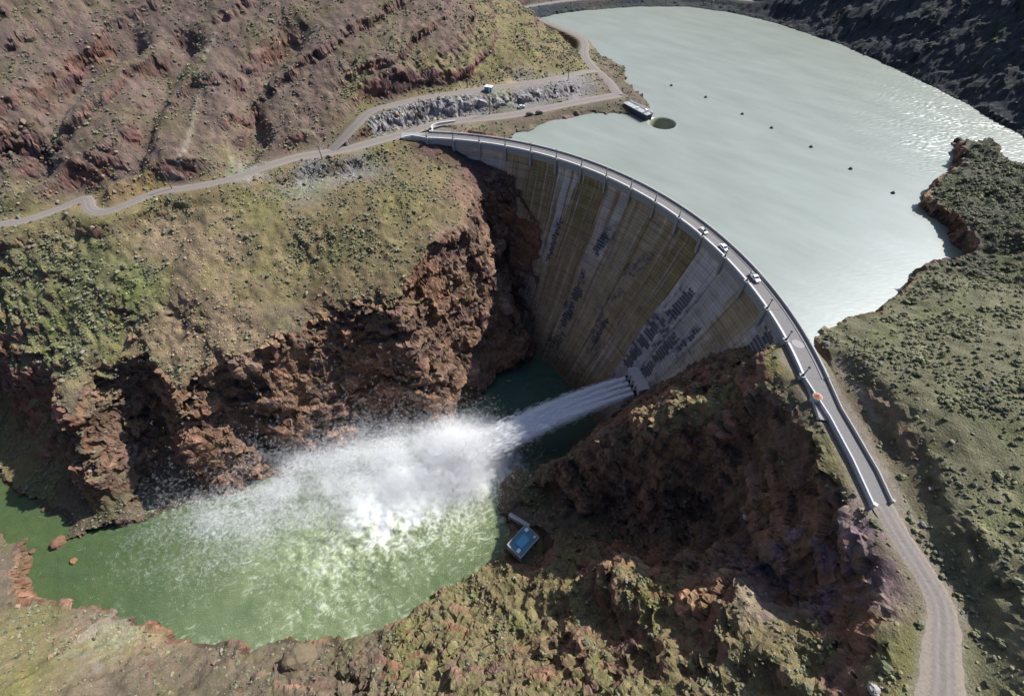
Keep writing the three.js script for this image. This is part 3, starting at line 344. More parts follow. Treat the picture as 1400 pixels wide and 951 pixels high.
// ---------------------------------------------------------------- river with foam
const IMP = at(625, 632, YT);
{
  const x0 = -235, x1 = 85, z0 = -128, z1 = 240, nx = 320, nz = 368, g = new THREE.PlaneGeometry(x1 - x0, z1 - z0, nx, nz).rotateX(-Math.PI / 2).translate((x0 + x1) / 2, YT, (z0 + z1) / 2);
  const p = g.attributes.position; const churn = (x, z) => { const t = clamp(((x - 22) * -14 + (z + 44) * 78) / (14 * 14 + 78 * 78), 0, 1), dx = x - (22 - 14 * t), dz = z - (-44 + 78 * t); return Math.exp(-(dx * dx + dz * dz) / (2 * (10 + 10 * t) ** 2)); };
  function seg(x, z, ax, az, bx_, bz, s0, s1) { const ex = bx_ - ax, ez = bz - az, t = clamp(((x - ax) * ex + (z - az) * ez) / (ex * ex + ez * ez), 0, 1), dx = x - ax - ex * t, dz = z - az - ez * t; return Math.exp(-(dx * dx + dz * dz) / (2 * lerp(s0, s1, t) ** 2)); }
  const uv = g.attributes.uv; for (let i = 0; i < p.count; i++) { const x = p.getX(i), z = p.getZ(i), c = churn(x, z); p.setY(i, YT + (0.2 + 1.6 * c) * fbm(x / 5, z / 5, 4) * 1.6 + 0.12 * n2(x / 1.8, z / 1.8)); uv.setXY(i, (x - x0) / (x1 - x0), (z - z0) / (z1 - z0)); }
  g.computeVertexNormals();
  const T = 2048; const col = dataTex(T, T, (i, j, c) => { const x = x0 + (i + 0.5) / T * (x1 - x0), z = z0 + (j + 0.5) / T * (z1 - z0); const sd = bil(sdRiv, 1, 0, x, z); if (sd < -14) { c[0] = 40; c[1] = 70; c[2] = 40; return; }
    const dn = sstep(-70, -10, z) * (1 - sstep(70, 150, z)) , wx = x + 1.2 * n2(x / 7, z / 7), wz = z + 1.2 * n2(x / 7 + 30, z / 7);
    const cell1 = ridged(wx / 3.4, wz / 3.4, 3), cell2 = ridged(wx / 1.15 + 8, wz / 1.15, 2), patch = fbm(x / 20, z / 20, 3), big = fbm(x / 9 + 40, z / 9, 3);
    const core = seg(x, z, 22, -46, 6, 14, 13, 20), wide = seg(x, z, 20, -42, 14, 44, 16, 26) * (1 - 0.5 * sstep(-20, 45, z)), nv = 0.66 + 0.26 * fbm(wx / 1.5, wz / 1.5, 4) + 0.20 * fbm(wx / 5.5 + 9, wz / 5.5, 3) + 0.10 * (cell2 - 0.62) + 0.12 * (cell1 - 0.62) + 0.10 * big + 0.06 * patch;
    let f = sstep(0.42, 0.85, core + 0.5 * big + 0.5 * (cell1 - 0.66));                                                // the white churn
    f = Math.max(f, sstep(-0.06, 0.2, nv - lerp(0.84, 0.50, Math.pow(wide, 0.7))) * lerp(0.3, 0.85, wide));              // broken foam around it
    const fu = (wx * 0.95 + wz * 0.3), fv = (-wx * 0.3 + wz * 0.95), str = fbm(fu / 1.1 + 0.8 * n2(x / 6, z / 6), fv / 4.2, 4) + 0.35 * fbm(fu / 6, fv / 24, 3); f = Math.max(f, dn * sstep(0.16, 0.5, str + 0.12 * patch) * (0.12 + 0.3 * sstep(-0.05, 0.3, patch + 0.5 * big)));       // flecks carried off downstream
    f = Math.max(f, sstep(4, 0.5, sd) * sstep(0.05, 0.35, fbm(x / 3, z / 3, 4)) * 0.3 * dn);                          // froth along the banks
    const v = 0.5 + 0.5 * fbm(x / 26, z / 26, 4) + 0.2 * n2(x / 3, z / 3); let r = lerp(0.045, 0.078, v), g2 = lerp(0.082, 0.112, v), b = lerp(0.034, 0.038, v); const milk = clamp(seg(x, z, 20, -44, 8, 50, 20, 38) * (0.75 + 0.6 * patch), 0, 1); r = lerp(r, 0.30, milk * 0.75); g2 = lerp(g2, 0.345, milk * 0.75); b = lerp(b, 0.19, milk * 0.75); const up = sstep(-40, -75, z); r = lerp(r, 0.022, up); g2 = lerp(g2, 0.075, up); b = lerp(b, 0.055, up);  // towards the dam, its shade is put into the water colour as dark teal
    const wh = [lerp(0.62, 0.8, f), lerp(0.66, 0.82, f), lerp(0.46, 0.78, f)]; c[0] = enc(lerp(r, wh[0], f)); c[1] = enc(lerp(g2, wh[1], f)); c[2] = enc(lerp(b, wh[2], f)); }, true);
  col.wrapS = col.wrapT = THREE.ClampToEdgeWrapping;
  const bumpT = dataTex(512, 512, (i, j, c) => { c[0] = c[1] = c[2] = 128 + 70 * (0.8 * n2(i / 26, j / 26) + 0.5 * n2(i / 9, j / 9)); }); bumpT.repeat.set(26, 30);
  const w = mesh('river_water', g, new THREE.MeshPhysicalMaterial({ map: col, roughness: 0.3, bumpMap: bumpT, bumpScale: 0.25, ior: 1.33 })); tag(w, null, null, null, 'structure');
}
// ---------------------------------------------------------------- the dam
const concrete = (r, g, b, rough = 0.9) => { const m = new THREE.MeshStandardMaterial({ map: concreteTex, roughness: rough }); m.color.setRGB(r, g, b); return m; };
const concreteTex = dataTex(512, 512, (x, y, c) => { const q = 0.9 + 0.16 * fbm(x / 60, y / 60, 4) + 0.10 * n2(x / 3, y / 3) - 0.14 * sstep(0.12, 0.3, fbm(x / 12, y / 120, 3)); c[0] = c[1] = c[2] = enc(q); }, true);
function arcBox(r0, r1, y0, y1, t0, t1, seg = 4, uvs = 6) {               // a curved box: r0 downstream, r1 upstream
  const pos = [], uv = [], idx = [], add = (a, b, c, d, u0, v0, u1, v1) => { const o = pos.length / 3; for (const p of [a, b, c, d]) pos.push(p.x, p.y, p.z); uv.push(u0, v0, u1, v0, u1, v1, u0, v1); idx.push(o, o + 1, o + 2, o, o + 2, o + 3); };
  for (let i = 0; i < seg; i++) { const a = lerp(t0, t1, i / seg), b = lerp(t0, t1, (i + 1) / seg), ua = a * r0 / uvs, ub = b * r0 / uvs; add(polar(r0, a, y0), polar(r0, b, y0), polar(r0, b, y1), polar(r0, a, y1), ua, y0 / uvs, ub, y1 / uvs); add(polar(r1, b, y0), polar(r1, a, y0), polar(r1, a, y1), polar(r1, b, y1), ub, y0 / uvs, ua, y1 / uvs); add(polar(r0, a, y1), polar(r0, b, y1), polar(r1, b, y1), polar(r1, a, y1), ua, 0, ub, (r1 - r0) / uvs); add(polar(r0, b, y0), polar(r0, a, y0), polar(r1, a, y0), polar(r1, b, y0), ub, 0, ua, (r1 - r0) / uvs); }
  add(polar(r1, t0, y0), polar(r0, t0, y0), polar(r0, t0, y1), polar(r1, t0, y1), 0, y0 / uvs, (r1 - r0) / uvs, y1 / uvs); add(polar(r0, t1, y0), polar(r1, t1, y0), polar(r1, t1, y1), polar(r0, t1, y1), 0, y0 / uvs, (r1 - r0) / uvs, y1 / uvs);
  const g = new THREE.BufferGeometry(); g.setAttribute('position', new THREE.Float32BufferAttribute(pos, 3)); g.setAttribute('uv', new THREE.Float32BufferAttribute(uv, 2)); g.setIndex(idx); const f = g.toNonIndexed(); f.computeVertexNormals(); return f;
}
const dam = thing('arch_dam', 'tall curved concrete dam with brown-streaked face holding back the reservoir', 'dam', 0, 0, 0);
const faceTex = (() => {
  // per block between joints: tint near the top, tint near the toe (linear), strength of the dark wet rows
  const grey = [0.52, 0.475, 0.415], pale = [0.62, 0.565, 0.50], br = [0.42, 0.315, 0.185], ol = [0.265, 0.195, 0.07], bl = [0.46, 0.435, 0.41], pk = [0.54, 0.445, 0.355];
  const B = [[pk, pk, 0], [pk, pk, 0], [pk, br, 0], [pk, br, 0], [br, br, 0.2], [ol, br, 0.2], [pale, br, 0.6], [ol, br, 0.3], [pk, br, 1.0], [br, br, 0.4], [br, br, 0.8], [ol, br, 0.25], [pale, bl, 1.0], [grey, bl, 0.9], [br, grey, 0.4], [grey, bl, 0.8], [grey, bl, 0.3], [grey, grey, 0.2]];
  const w = 2048, h = 1024, darkPatches = [[7.5, 0.24, 57, 84], [11.65, 0.28, 22, 38], [11.4, 0.32, 42, 72], [12.3, 0.26, 40, 66], [14.4, 0.26, 6, 18], [7.6, 0.2, 26, 38], [9.4, 0.16, 62, 78], [5.65, 0.12, 30, 52], [12.7, 0.12, 30, 44]];
  return dataTex(w, h, (i, j, c) => {
    const u = i / w * 16, y = -128 + j / h * 128, s = u * 15.24, d = -y; let k = Math.floor(u + 0.30 * n2(u * 2.3, y / 45) + 0.12 * n2(s / 1.1, y / 14)); k = clamp(k, 0, 15); const bl2 = B[k + 1] || B[k], t = sstep(15, 75, d + 22 * fbm(s / 5, y / 60, 3));
    const row = Math.floor(y / 1.52), rh = n2(row * 7.31, k * 3.7 + 0.4), st1 = fbm(s / 1.3, y / 55, 4), st2 = fbm(s / 4.2 + 30, y / 80 + 3, 4), st3 = n2(s / 0.5, y / 26 + row * 0.02);
    let col = [0, 1, 2].map(q => lerp(bl2[0][q], bl2[1][q], t));
    const brown = sstep(-0.06, 0.3, st2 + 0.3 * st1) * (k >= 3 && k <= 10 ? 0.95 : 0.3), pal = sstep(0.14, 0.46, st1 - 0.3 * st2) * 0.7;
    col = col.map((v, q) => lerp(v, [0.32, 0.222, 0.102][q], brown)); col = col.map((v, q) => lerp(v, [0.58, 0.54, 0.49][q], pal));
    const dark = sstep(0.02, 0.24, fbm(s / 9 + k * 5, y / 17 + k, 3) + 0.2 * rh) * bl2[2] * sstep(14, 30, d) * (0.45 + 0.55 * sstep(-0.15, 0.1, n2(row * 3.3, s / 3.1))); col = col.map((v, q) => lerp(v, [0.055, 0.055, 0.072][q], dark * 0.85));
    let blk = 0; for (const [kc, hw, d0, d1] of darkPatches) { const e = Math.abs(u - kc - 0.10 * n2(row * 0.83, kc * 9)) / (hw * (0.75 + 0.5 * n2(row * 1.9, kc * 3))); if (d > d0 + 3 * n2(s / 1.5, 5) && d < d1 + 3 * n2(s / 1.5, 9)) blk = Math.max(blk, sstep(1.1, 0.85, e) * (n2(row * 4.7, kc * 5) > -0.5 ? 1 : 0.45)); } if (y / 1.52 - row < 0.14) blk *= 0.25; col = col.map((v, q) => lerp(v, [0.06, 0.06, 0.078][q], blk * 0.88));
    const blackRun = sstep(0.12, 0.42, fbm(s / 0.85 + 60, y / 60 + 2, 4) + 0.3 * fbm(s / 7, y / 90, 2)) * (k >= 3 && k <= 11 ? 0.42 : 0.2); col = col.map((v, q) => lerp(v, [0.115, 0.095, 0.068][q], blackRun));
    const algae = sstep(82, 106, d + 7 * n2(s / 3, 4)); col = col.map((v, q) => lerp(v, [0.075, 0.058, 0.03][q], algae * 0.8));
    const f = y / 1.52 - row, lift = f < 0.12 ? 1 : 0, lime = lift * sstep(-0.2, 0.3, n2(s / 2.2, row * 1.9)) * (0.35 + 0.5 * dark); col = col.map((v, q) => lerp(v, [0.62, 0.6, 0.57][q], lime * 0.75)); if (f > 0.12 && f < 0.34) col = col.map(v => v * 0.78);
    const run = sstep(0.5, 0.68, st3) * 0.28; col = col.map(v => lerp(v, v * 1.5, run)); const m = 1 + 0.24 * rh + 0.16 * n2(row * 5.1 + 3, s / 6) + 0.1 * n2(s * 2.1, y * 2.1);
    c[0] = enc(col[0] * m); c[1] = enc(col[1] * m); c[2] = enc(col[2] * m);
  }, true);
})();
faceTex.wrapS = faceTex.wrapT = THREE.ClampToEdgeWrapping;
{
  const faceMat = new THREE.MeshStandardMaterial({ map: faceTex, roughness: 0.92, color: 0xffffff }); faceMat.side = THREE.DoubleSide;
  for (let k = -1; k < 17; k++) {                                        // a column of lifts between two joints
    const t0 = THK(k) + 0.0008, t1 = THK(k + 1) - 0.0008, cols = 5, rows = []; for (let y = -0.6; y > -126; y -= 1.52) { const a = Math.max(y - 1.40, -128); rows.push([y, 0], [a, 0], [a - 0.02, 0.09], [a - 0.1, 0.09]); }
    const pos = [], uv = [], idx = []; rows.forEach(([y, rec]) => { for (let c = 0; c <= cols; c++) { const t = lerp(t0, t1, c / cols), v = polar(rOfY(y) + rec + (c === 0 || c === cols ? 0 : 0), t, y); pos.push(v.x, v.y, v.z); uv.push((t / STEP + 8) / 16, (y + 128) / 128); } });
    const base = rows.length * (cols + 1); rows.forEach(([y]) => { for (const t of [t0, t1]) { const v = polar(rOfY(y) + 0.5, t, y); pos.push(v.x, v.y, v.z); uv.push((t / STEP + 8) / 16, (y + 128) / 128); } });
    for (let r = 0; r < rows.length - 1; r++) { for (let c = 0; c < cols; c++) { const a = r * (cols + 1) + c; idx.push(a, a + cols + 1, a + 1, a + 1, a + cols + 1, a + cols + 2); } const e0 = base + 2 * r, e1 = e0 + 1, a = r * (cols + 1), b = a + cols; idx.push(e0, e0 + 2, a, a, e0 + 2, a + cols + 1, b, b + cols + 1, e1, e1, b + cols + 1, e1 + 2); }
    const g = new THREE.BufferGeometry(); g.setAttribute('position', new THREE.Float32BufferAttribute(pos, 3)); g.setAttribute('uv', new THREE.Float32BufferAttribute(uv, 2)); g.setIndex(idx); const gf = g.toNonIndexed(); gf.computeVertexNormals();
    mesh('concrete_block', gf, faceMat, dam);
  }
  // the mass behind the face
  const pos = [], idx = []; const ys = PROF.map(p => p[1]); ys[0] = -1.2; const n = 40, ring = ys.length * 2;
  for (let i = 0; i <= n; i++) { const t = lerp(THK(-1) , THK(17), i / n); ys.forEach(y => { const v = polar(rOfY(y) + 0.45, t, y); pos.push(v.x, v.y, v.z); }); [...ys].reverse().forEach(y => { const v = polar(159.6, t, y); pos.push(v.x, v.y, v.z); }); }
  for (let i = 0; i < n; i++) for (let k = 0; k < ring; k++) { const a = i * ring + k, b = i * ring + (k + 1) % ring, c = a + ring, d = b + ring; idx.push(a, b, c, b, d, c); }
  const g = new THREE.BufferGeometry(); g.setAttribute('position', new THREE.Float32BufferAttribute(pos, 3)); g.setAttribute('uv', new THREE.Float32BufferAttribute(pos.filter((_, i) => i % 3 < 2).map(v => v / 6), 2)); g.setIndex(idx); const gf = g.toNonIndexed(); gf.computeVertexNormals();
  mesh('core', gf, concrete(0.3, 0.29, 0.28), dam);
}
const M = {
  con: concrete(0.42, 0.41, 0.39), conLight: concrete(0.62, 0.61, 0.59), conBand: concrete(0.36, 0.355, 0.345), deck: concrete(0.20, 0.187, 0.18, 0.95), walk: concrete(0.27, 0.26, 0.255),
  iron: std(0.035, 0.037, 0.04, 0.5, { metalness: 0.3 }), steel: std(0.55, 0.56, 0.57, 0.4, { metalness: 0.6 }), glass: new THREE.MeshPhysicalMaterial({ color: 0x11161a, roughness: 0.08, metalness: 0, clearcoat: 1 }), lampGlass: std(0.75, 0.74, 0.7, 0.35),
  tyre: std(0.02, 0.02, 0.02, 0.9), rim: std(0.4, 0.4, 0.42, 0.35, { metalness: 0.8 }), wood: std(0.12, 0.085, 0.06, 0.95), orange: std(0.42, 0.2, 0.11, 0.9), blueRoof: std(0.07, 0.30, 0.46, 0.5), white: std(0.72, 0.73, 0.74, 0.5), red: std(0.3, 0.05, 0.04, 0.5), yellow: std(0.6, 0.4, 0.08, 0.5),
};
for (let k = 0; k < 16; k++) {
  const a = THK(k) + 0.0065, b = THK(k + 1) - 0.0065, e = 0.0004;
  mesh('face_band', arcBox(151.3, 152.3, -4.2, -1.0, THK(k) + e, THK(k + 1) - e), M.conBand, dam);
  mesh('downstream_parapet', [arcBox(151.3, 151.85, -1.0, -0.16, a, b), arcBox(151.2, 151.95, -0.16, 0, a, b)], M.conLight, dam);
  mesh('upstream_parapet', [arcBox(158.9, 159.3, -1.02, -0.16, THK(k) + e, THK(k + 1) - e), arcBox(158.82, 159.38, -0.16, 0.02, THK(k) + e, THK(k + 1) - e)], M.con, dam);
  mesh('crest_deck', arcBox(152.3, 157.5, -1.9, -1.12, THK(k) + e, THK(k + 1) - e), M.deck, dam);
  mesh('walkway', arcBox(157.5, 158.9, -1.9, -0.94, THK(k) + e, THK(k + 1) - e), M.walk, dam);
}
for (let k = 0; k <= 16; k++) {                                          // pilasters under the lamps
  const t = THK(k), g = [bx(1.3, 7.6, 1.3, 0, -4.0, 0), bx(1.7, 0.28, 1.7, 0, -0.06, 0), bx(1.0, 1.2, 1.0, 0, -8.4, -0.1)], p = mesh('pilaster', g, M.conBand, dam); const v = polar(151.0, t, 0.1); p.position.copy(v); p.rotation.y = -t;
}
// straight ends of the crest on either side
function wallAlong(pts, w, y0, y1, drop = 0) { const gs = []; for (let i = 1; i < pts.length; i++) { const a = pts[i - 1], b = pts[i], l = Math.hypot(b[0] - a[0], b[1] - a[1]), g = bx(l + 0.02, y1 - y0, w, 0, (y0 + y1) / 2, 0); g.rotateY(-Math.atan2(b[1] - a[1], b[0] - a[0])); g.translate((a[0] + b[0]) / 2, 0, (a[1] + b[1]) / 2); gs.push(g); } return gs; }
{
  const e = THK(16), d0_ = polar(151.5, e), u0 = polar(159.1, e), dn = [[d0_.x, d0_.z], ...P2([[1136, 569], [1167.5, 628], [1196, 690]], 0)], up = [[u0.x, u0.z], ...P2([[1152, 556], [1170, 586], [1203, 643], [1222, 684]], 0)];
  const seg = (list, i) => [list[i], list[i + 1]];
  for (let i = 0; i < dn.length - 1; i++) { mesh('end_parapet', [...wallAlong(seg(dn, i), 0.3, -1.4, -0.1), ...wallAlong(seg(dn, i), 0.42, -0.1, 0.06)], M.conLight, dam); mesh('end_wall', wallAlong(seg(dn, i), 0.6, -8, -1.4), M.conBand, dam); }
  for (let i = 0; i < up.length - 1; i++) mesh('approach_wall', [...wallAlong(seg(up, i), 0.28, -2.5, -0.25), ...wallAlong(seg(up, i), 0.36, -0.25, -0.14)], M.con, dam);
  mesh('end_post', [bx(0.8, 2.0, 0.8, dn[3][0], -0.6, dn[3][1]), bx(1.0, 0.16, 1.0, dn[3][0], 0.48, dn[3][1])], M.conLight, dam);
  mesh('end_post', [bx(0.8, 2.6, 0.8, up[4][0], -1.1, up[4][1])], M.con, dam);
  // deck between the walls
  const L = [], R = []; for (let i = 0; i <= 20; i++) { const pick = (l, t) => { const n = (l.length - 1) * t, k = Math.min(l.length - 2, Math.floor(n)); return [lerp(l[k][0], l[k + 1][0], n - k), lerp(l[k][1], l[k + 1][1], n - k)]; }; L.push(pick(dn, i / 20)); R.push(pick(up, i / 20)); }
  const pos = [], uv = [], idx = []; L.forEach((p, i) => { pos.push(p[0], -1.12, p[1], R[i][0], -1.12, R[i][1]); uv.push(0, i / 3, 1.4, i / 3); if (i) idx.push(2 * i - 2, 2 * i - 1, 2 * i, 2 * i - 1, 2 * i + 1, 2 * i); }); const g = new THREE.BufferGeometry(); g.setAttribute('position', new THREE.Float32BufferAttribute(pos, 3)); g.setAttribute('uv', new THREE.Float32BufferAttribute(uv, 2)); g.setIndex(idx); g.computeVertexNormals(); const dm = M.deck.clone(); dm.side = THREE.DoubleSide; mesh('end_deck', g, dm, dam);
  const l0 = polar(151.5, THK(0)), l1 = at(563, 184, 0), l2 = at(553, 186, 0); mesh('end_parapet', [...wallAlong([[l0.x, l0.z], [l1.x, l1.z], [l2.x, l2.z]], 0.55, -1.4, 0)], M.conLight, dam); mesh('end_wall', wallAlong([[l0.x, l0.z], [l1.x, l1.z]], 1.0, -6, -1.4), M.conBand, dam);
  const w0 = polar(159.1, THK(0)), c1 = at(591, 178, 0), c2 = at(590, 172, 0), c3 = at(597, 168.5, 0), c4 = at(622, 164, 0.3); const cur = new THREE.CatmullRomCurve3([w0, c1, c2, c3, c4]).getSpacedPoints(16).map(v => [v.x, v.z]); mesh('wing_wall', [...wallAlong(cur, 0.6, -2.5, 0.1), ...wallAlong(cur, 0.8, 0.1, 0.24)], M.conLight, dam);
  const dl = polar(152.3, THK(0)), dk = [[dl.x, dl.z], [w0.x, w0.z], [c1.x, c1.z], [l1.x, l1.z]]; const s = new THREE.Shape(dk.map(p => new THREE.Vector2(p[0], -p[1]))); const dg = new THREE.ExtrudeGeometry(s, { depth: 0.5, bevelEnabled: false }).rotateX(-Math.PI / 2).translate(0, -1.6, 0); mesh('end_deck', dg, M.deck, dam);
  const pt = polar(155.4, THK(15.05)); mesh('repaired_patch', new THREE.CircleGeometry(2.1, 18).rotateX(-Math.PI / 2).scale(1, 1, 0.8).translate(pt.x, -1.115, pt.z), concrete(0.33, 0.31, 0.3), dam);
  // small round turret with an orange tiled roof on the right end
  const tb = at(1118, 542, 0.5), tw = mesh('turret_shaft', [cyl(1.15, 1.35, 11.5, tb.x, -5.4, tb.z, 18), cyl(1.4, 1.2, 0.4, tb.x, 0.5, tb.z, 18)], M.conLight, dam); mesh('turret_roof', [new THREE.ConeGeometry(1.4, 0.9, 18).translate(tb.x, 1.1, tb.z)], M.orange, dam);
}
// valve house at the outlet, with four round valves in its front
const OUT = { a: at(859.5, 503.7, -66), d: at(875, 533, -66) };
{
  const dir = OUT.d.clone().sub(OUT.a).normalize(), nrm = new THREE.Vector3(dir.z, 0, -dir.x); if (nrm.dot(new THREE.Vector3(-0.45, 0, 0.9)) < 0) nrm.negate();
  const w = OUT.a.distanceTo(OUT.d), mid = OUT.a.clone().add(OUT.d).multiplyScalar(0.5), turn = Math.atan2(nrm.x, nrm.z);
  OUT.mid = mid; OUT.dir = dir; OUT.nrm = nrm; OUT.w = w;
  const h = new THREE.Group(); h.name = 'valve_house'; h.position.copy(mid); h.rotation.y = turn; dam.add(h);
  mesh('wall', [bx(w, 8.8, 15, 0, -4.85, -7.5)], M.conLight, h); mesh('roof', [bx(w + 0.7, 0.45, 15.6, 0, -0.22, -7.5)], M.conLight, h); mesh('ledge', [bx(w + 1, 0.5, 1.6, 0, -9, 0.3)], M.conLight, h);
  for (let i = 0; i < 4; i++) { const x = (i - 1.5) * w / 4.2; const ring = mesh('valve', new THREE.CylinderGeometry(1.25, 1.4, 1.6, 18, 1, true).rotateX(Math.PI / 2).translate(x, -5.4, 0.7), M.iron, h); ring.material.side = THREE.DoubleSide; }
  for (let i = 0; i < 3; i++) mesh('pier', bx(0.8, 8.6, 1.2, (i - 1) * w / 4.2, -4.8, 0.6), M.conLight, h);
}
// ---------------------------------------------------------------- lamps along the crest
function lampPost() {
  const o = thing('lamp_post', 'dark iron lamp post on a concrete pilaster of the dam crest', 'lamp post', 0, 0, 0, 0, 'lamp posts along the dam crest');
  mesh('base', [cyl(0.34, 0.42, 0.5, 0, 0.25, 0), cyl(0.22, 0.32, 0.4, 0, 0.7, 0)], M.iron, o); mesh('post', cyl(0.12, 0.2, 2.6, 0, 2.1, 0), M.iron, o);
  const l = mesh('lantern', [new THREE.CylinderGeometry(0.36, 0.24, 0.7, 8).translate(0, 3.75, 0)], M.lampGlass, o); mesh('cap', new THREE.ConeGeometry(0.46, 0.35, 8).translate(0, 4.27, 0), M.iron, l); return o;
}
{ const l0 = lampPost(); for (let k = 0; k <= 16; k++) { const o = k ? l0.clone() : l0; if (k) { o.name = numbered('lamp_post'); scene.add(o); } const v = polar(151.0, THK(k), 0.18); o.position.copy(v); o.rotation.y = -THK(k); } }
// ---------------------------------------------------------------- vehicles
function car(label, cat, paint, kind, x, y, z, turn, group) {
  const o = thing(kind === 'pickup' ? 'pickup_truck' : 'parked_car', label, cat, x, y, z, turn, group);
  const m = new THREE.MeshPhysicalMaterial({ roughness: 0.35, clearcoat: 0.8, clearcoatRoughness: 0.1 }); m.color.setRGB(...paint);
  const L = kind === 'pickup' ? 5.5 : 4.5, Wd = 1.85, s = new THREE.Shape();
  if (kind === 'pickup') { [[-L / 2, 0.45], [-L / 2, 1.1], [-0.55, 1.12], [-0.4, 1.82], [0.75, 1.82], [1.35, 1.18], [L / 2 - 0.1, 1.02], [L / 2, 0.5]].forEach(([a, b], i) => i ? s.lineTo(a, b) : s.moveTo(a, b)); } else { [[-L / 2, 0.42], [-L / 2 + 0.05, 1.0], [-1.75, 1.12], [-1.3, 1.58], [0.35, 1.6], [1.1, 1.05], [L / 2 - 0.12, 0.86], [L / 2, 0.45]].forEach(([a, b], i) => i ? s.lineTo(a, b) : s.moveTo(a, b)); }
  s.closePath(); const body = new THREE.ExtrudeGeometry(s, { depth: Wd - 0.16, bevelEnabled: true, bevelSize: 0.07, bevelThickness: 0.08, bevelSegments: 2 }).translate(0, 0, -(Wd - 0.16) / 2); mesh('body', body, m, o);
  const top = kind === 'pickup' ? [[-0.35, 1.22], [-0.3, 1.7], [0.68, 1.7], [1.1, 1.22]] : [[-1.55, 1.1], [-1.22, 1.5], [0.28, 1.5], [0.85, 1.1]]; const ws = new THREE.Shape(top.map(p => new THREE.Vector2(...p)));
  for (const q of [-1, 1]) mesh('side_window', new THREE.ExtrudeGeometry(ws, { depth: 0.02, bevelEnabled: false }).translate(0, 0, q * (Wd / 2 + 0.005) - 0.01), M.glass, o);
  const wsx = kind === 'pickup' ? [0.8, 1.79, 1.32, 1.22] : [0.4, 1.57, 1.08, 1.1]; const wg = new THREE.PlaneGeometry(1.45, Math.hypot(wsx[2] - wsx[0], wsx[1] - wsx[3])); wg.rotateX(-Math.PI / 2 + Math.atan2(wsx[1] - wsx[3], wsx[2] - wsx[0])); wg.rotateY(Math.PI / 2); wg.translate((wsx[0] + wsx[2]) / 2 + 0.09, (wsx[1] + wsx[3]) / 2 + 0.09, 0); mesh('windscreen', wg, M.glass, o);
  if (kind === 'pickup') mesh('load_bed', bx(1.9, 0.06, 1.5, -1.65, 1.2, 0), M.iron, o);
  for (const a of [-1, 1]) for (const b of [-1, 1]) { const wh = mesh('wheel', new THREE.CylinderGeometry(0.36, 0.36, 0.24, 16).rotateX(Math.PI / 2).translate(a * L * 0.31, 0.36, b * (Wd / 2 - 0.08)), M.tyre, o); mesh('rim', new THREE.CylinderGeometry(0.2, 0.2, 0.25, 10).rotateX(Math.PI / 2).translate(a * L * 0.31, 0.36, b * (Wd / 2 - 0.075)), M.rim, wh); }
  for (const b of [-1, 1]) { mesh('headlight', bx(0.08, 0.16, 0.36, L / 2 + 0.02, 0.78, b * 0.62), M.lampGlass, o); mesh('tail_light', bx(0.08, 0.2, 0.25, -L / 2 - 0.05, 0.85, b * 0.72), M.red, o); }
  return o;
}
{
  const place = (px, py) => at(px, py, -1.1), tang = v => -Math.atan2(v.x, -v.z);
  let v = place(1031, 381); car('white pickup truck parked against the kerb on the dam crest road', 'truck', [0.75, 0.76, 0.78], 'pickup', v.x, -1.12, v.z, tang(v));
  v = place(989, 340); car('small white car on the dam crest road ahead of the pickup', 'car', [0.72, 0.72, 0.72], 'car', v.x, -1.12, v.z, tang(v));
  v = place(961, 317); car('pale beige car on the dam crest road beside the downstream parapet', 'car', [0.55, 0.5, 0.46], 'car', v.x, -1.12, v.z, tang(v));
  const onRoad = (px, py, y) => { const p = at(px, py, y); let best = null, d = 1e9; for (const r of roads) for (let i = 1; i < r.pts.length; i++) { const q = r.pts[i].distanceTo(p); if (q < d) { d = q; best = [r.pts[i - 1], r.pts[i]]; } } return [p, -Math.atan2(best[1].z - best[0].z, best[1].x - best[0].x), best[1].y]; };
  let [p, a, y] = onRoad(724, 157, 0.2); car('black car pulled over at the reservoir edge of the approach road', 'car', [0.015, 0.015, 0.018], 'car', p.x, y + 0.06, p.z, a, 'black cars by the reservoir');
  [p, a, y] = onRoad(737, 155, 0.2); car('black car pulled over at the reservoir edge of the approach road', 'car', [0.015, 0.016, 0.02], 'car', p.x, y + 0.06, p.z, a, 'black cars by the reservoir');
  [p, a, y] = onRoad(713, 147, 0.2); car('white car parked at the foot of the grey rock cut', 'car', [0.7, 0.7, 0.7], 'car', p.x, groundY(p.x, p.z) + 0.05, p.z, a);
  p = at(617, 124, 12); car('grey-green car standing on the upper track by the utility poles', 'car', [0.16, 0.18, 0.17], 'car', p.x, groundY(p.x, p.z) + 0.05, p.z, 1.2);
}
// ---------------------------------------------------------------- utility poles
function pole(px, py, y, h, label, group) { const p = at(px, py, y), gy = groundY(p.x, p.z), o = thing('utility_pole', label, 'utility pole', p.x, gy - 0.3, p.z, 0.9, group); mesh('pole', cyl(0.17, 0.26, h, 0, h / 2, 0, 10), M.wood, o); mesh('crossarm', bx(2.8, 0.18, 0.18, 0, h - 0.8, 0.2), M.wood, o); for (const s of [-1, 0, 1]) mesh('insulator', cyl(0.07, 0.1, 0.3, s * 1.25, h - 0.55, 0.2, 8), M.white, o); return o; }
pole(572, 134.6, 11, 10, 'taller of two utility poles at the near end of the upper track', null); pole(566.6, 144.7, 10, 9, 'shorter utility pole at the lip of the rock cut above the approach road', null);
pole(669, 129.5, 10.3, 11, 'utility pole beside the blue shed on the upper track'); pole(777, 105, 8.5, 8, 'utility pole near the end of the upper track by the point'); pole(679, 873, -76, 9, 'lone utility pole in the brush below the powerhouse slope'); pole(234, 256, -6, 10, 'utility pole at the uphill edge of the winding left road'); pole(440, 216, -3, 8, 'utility pole by the straight left road above grey scree');
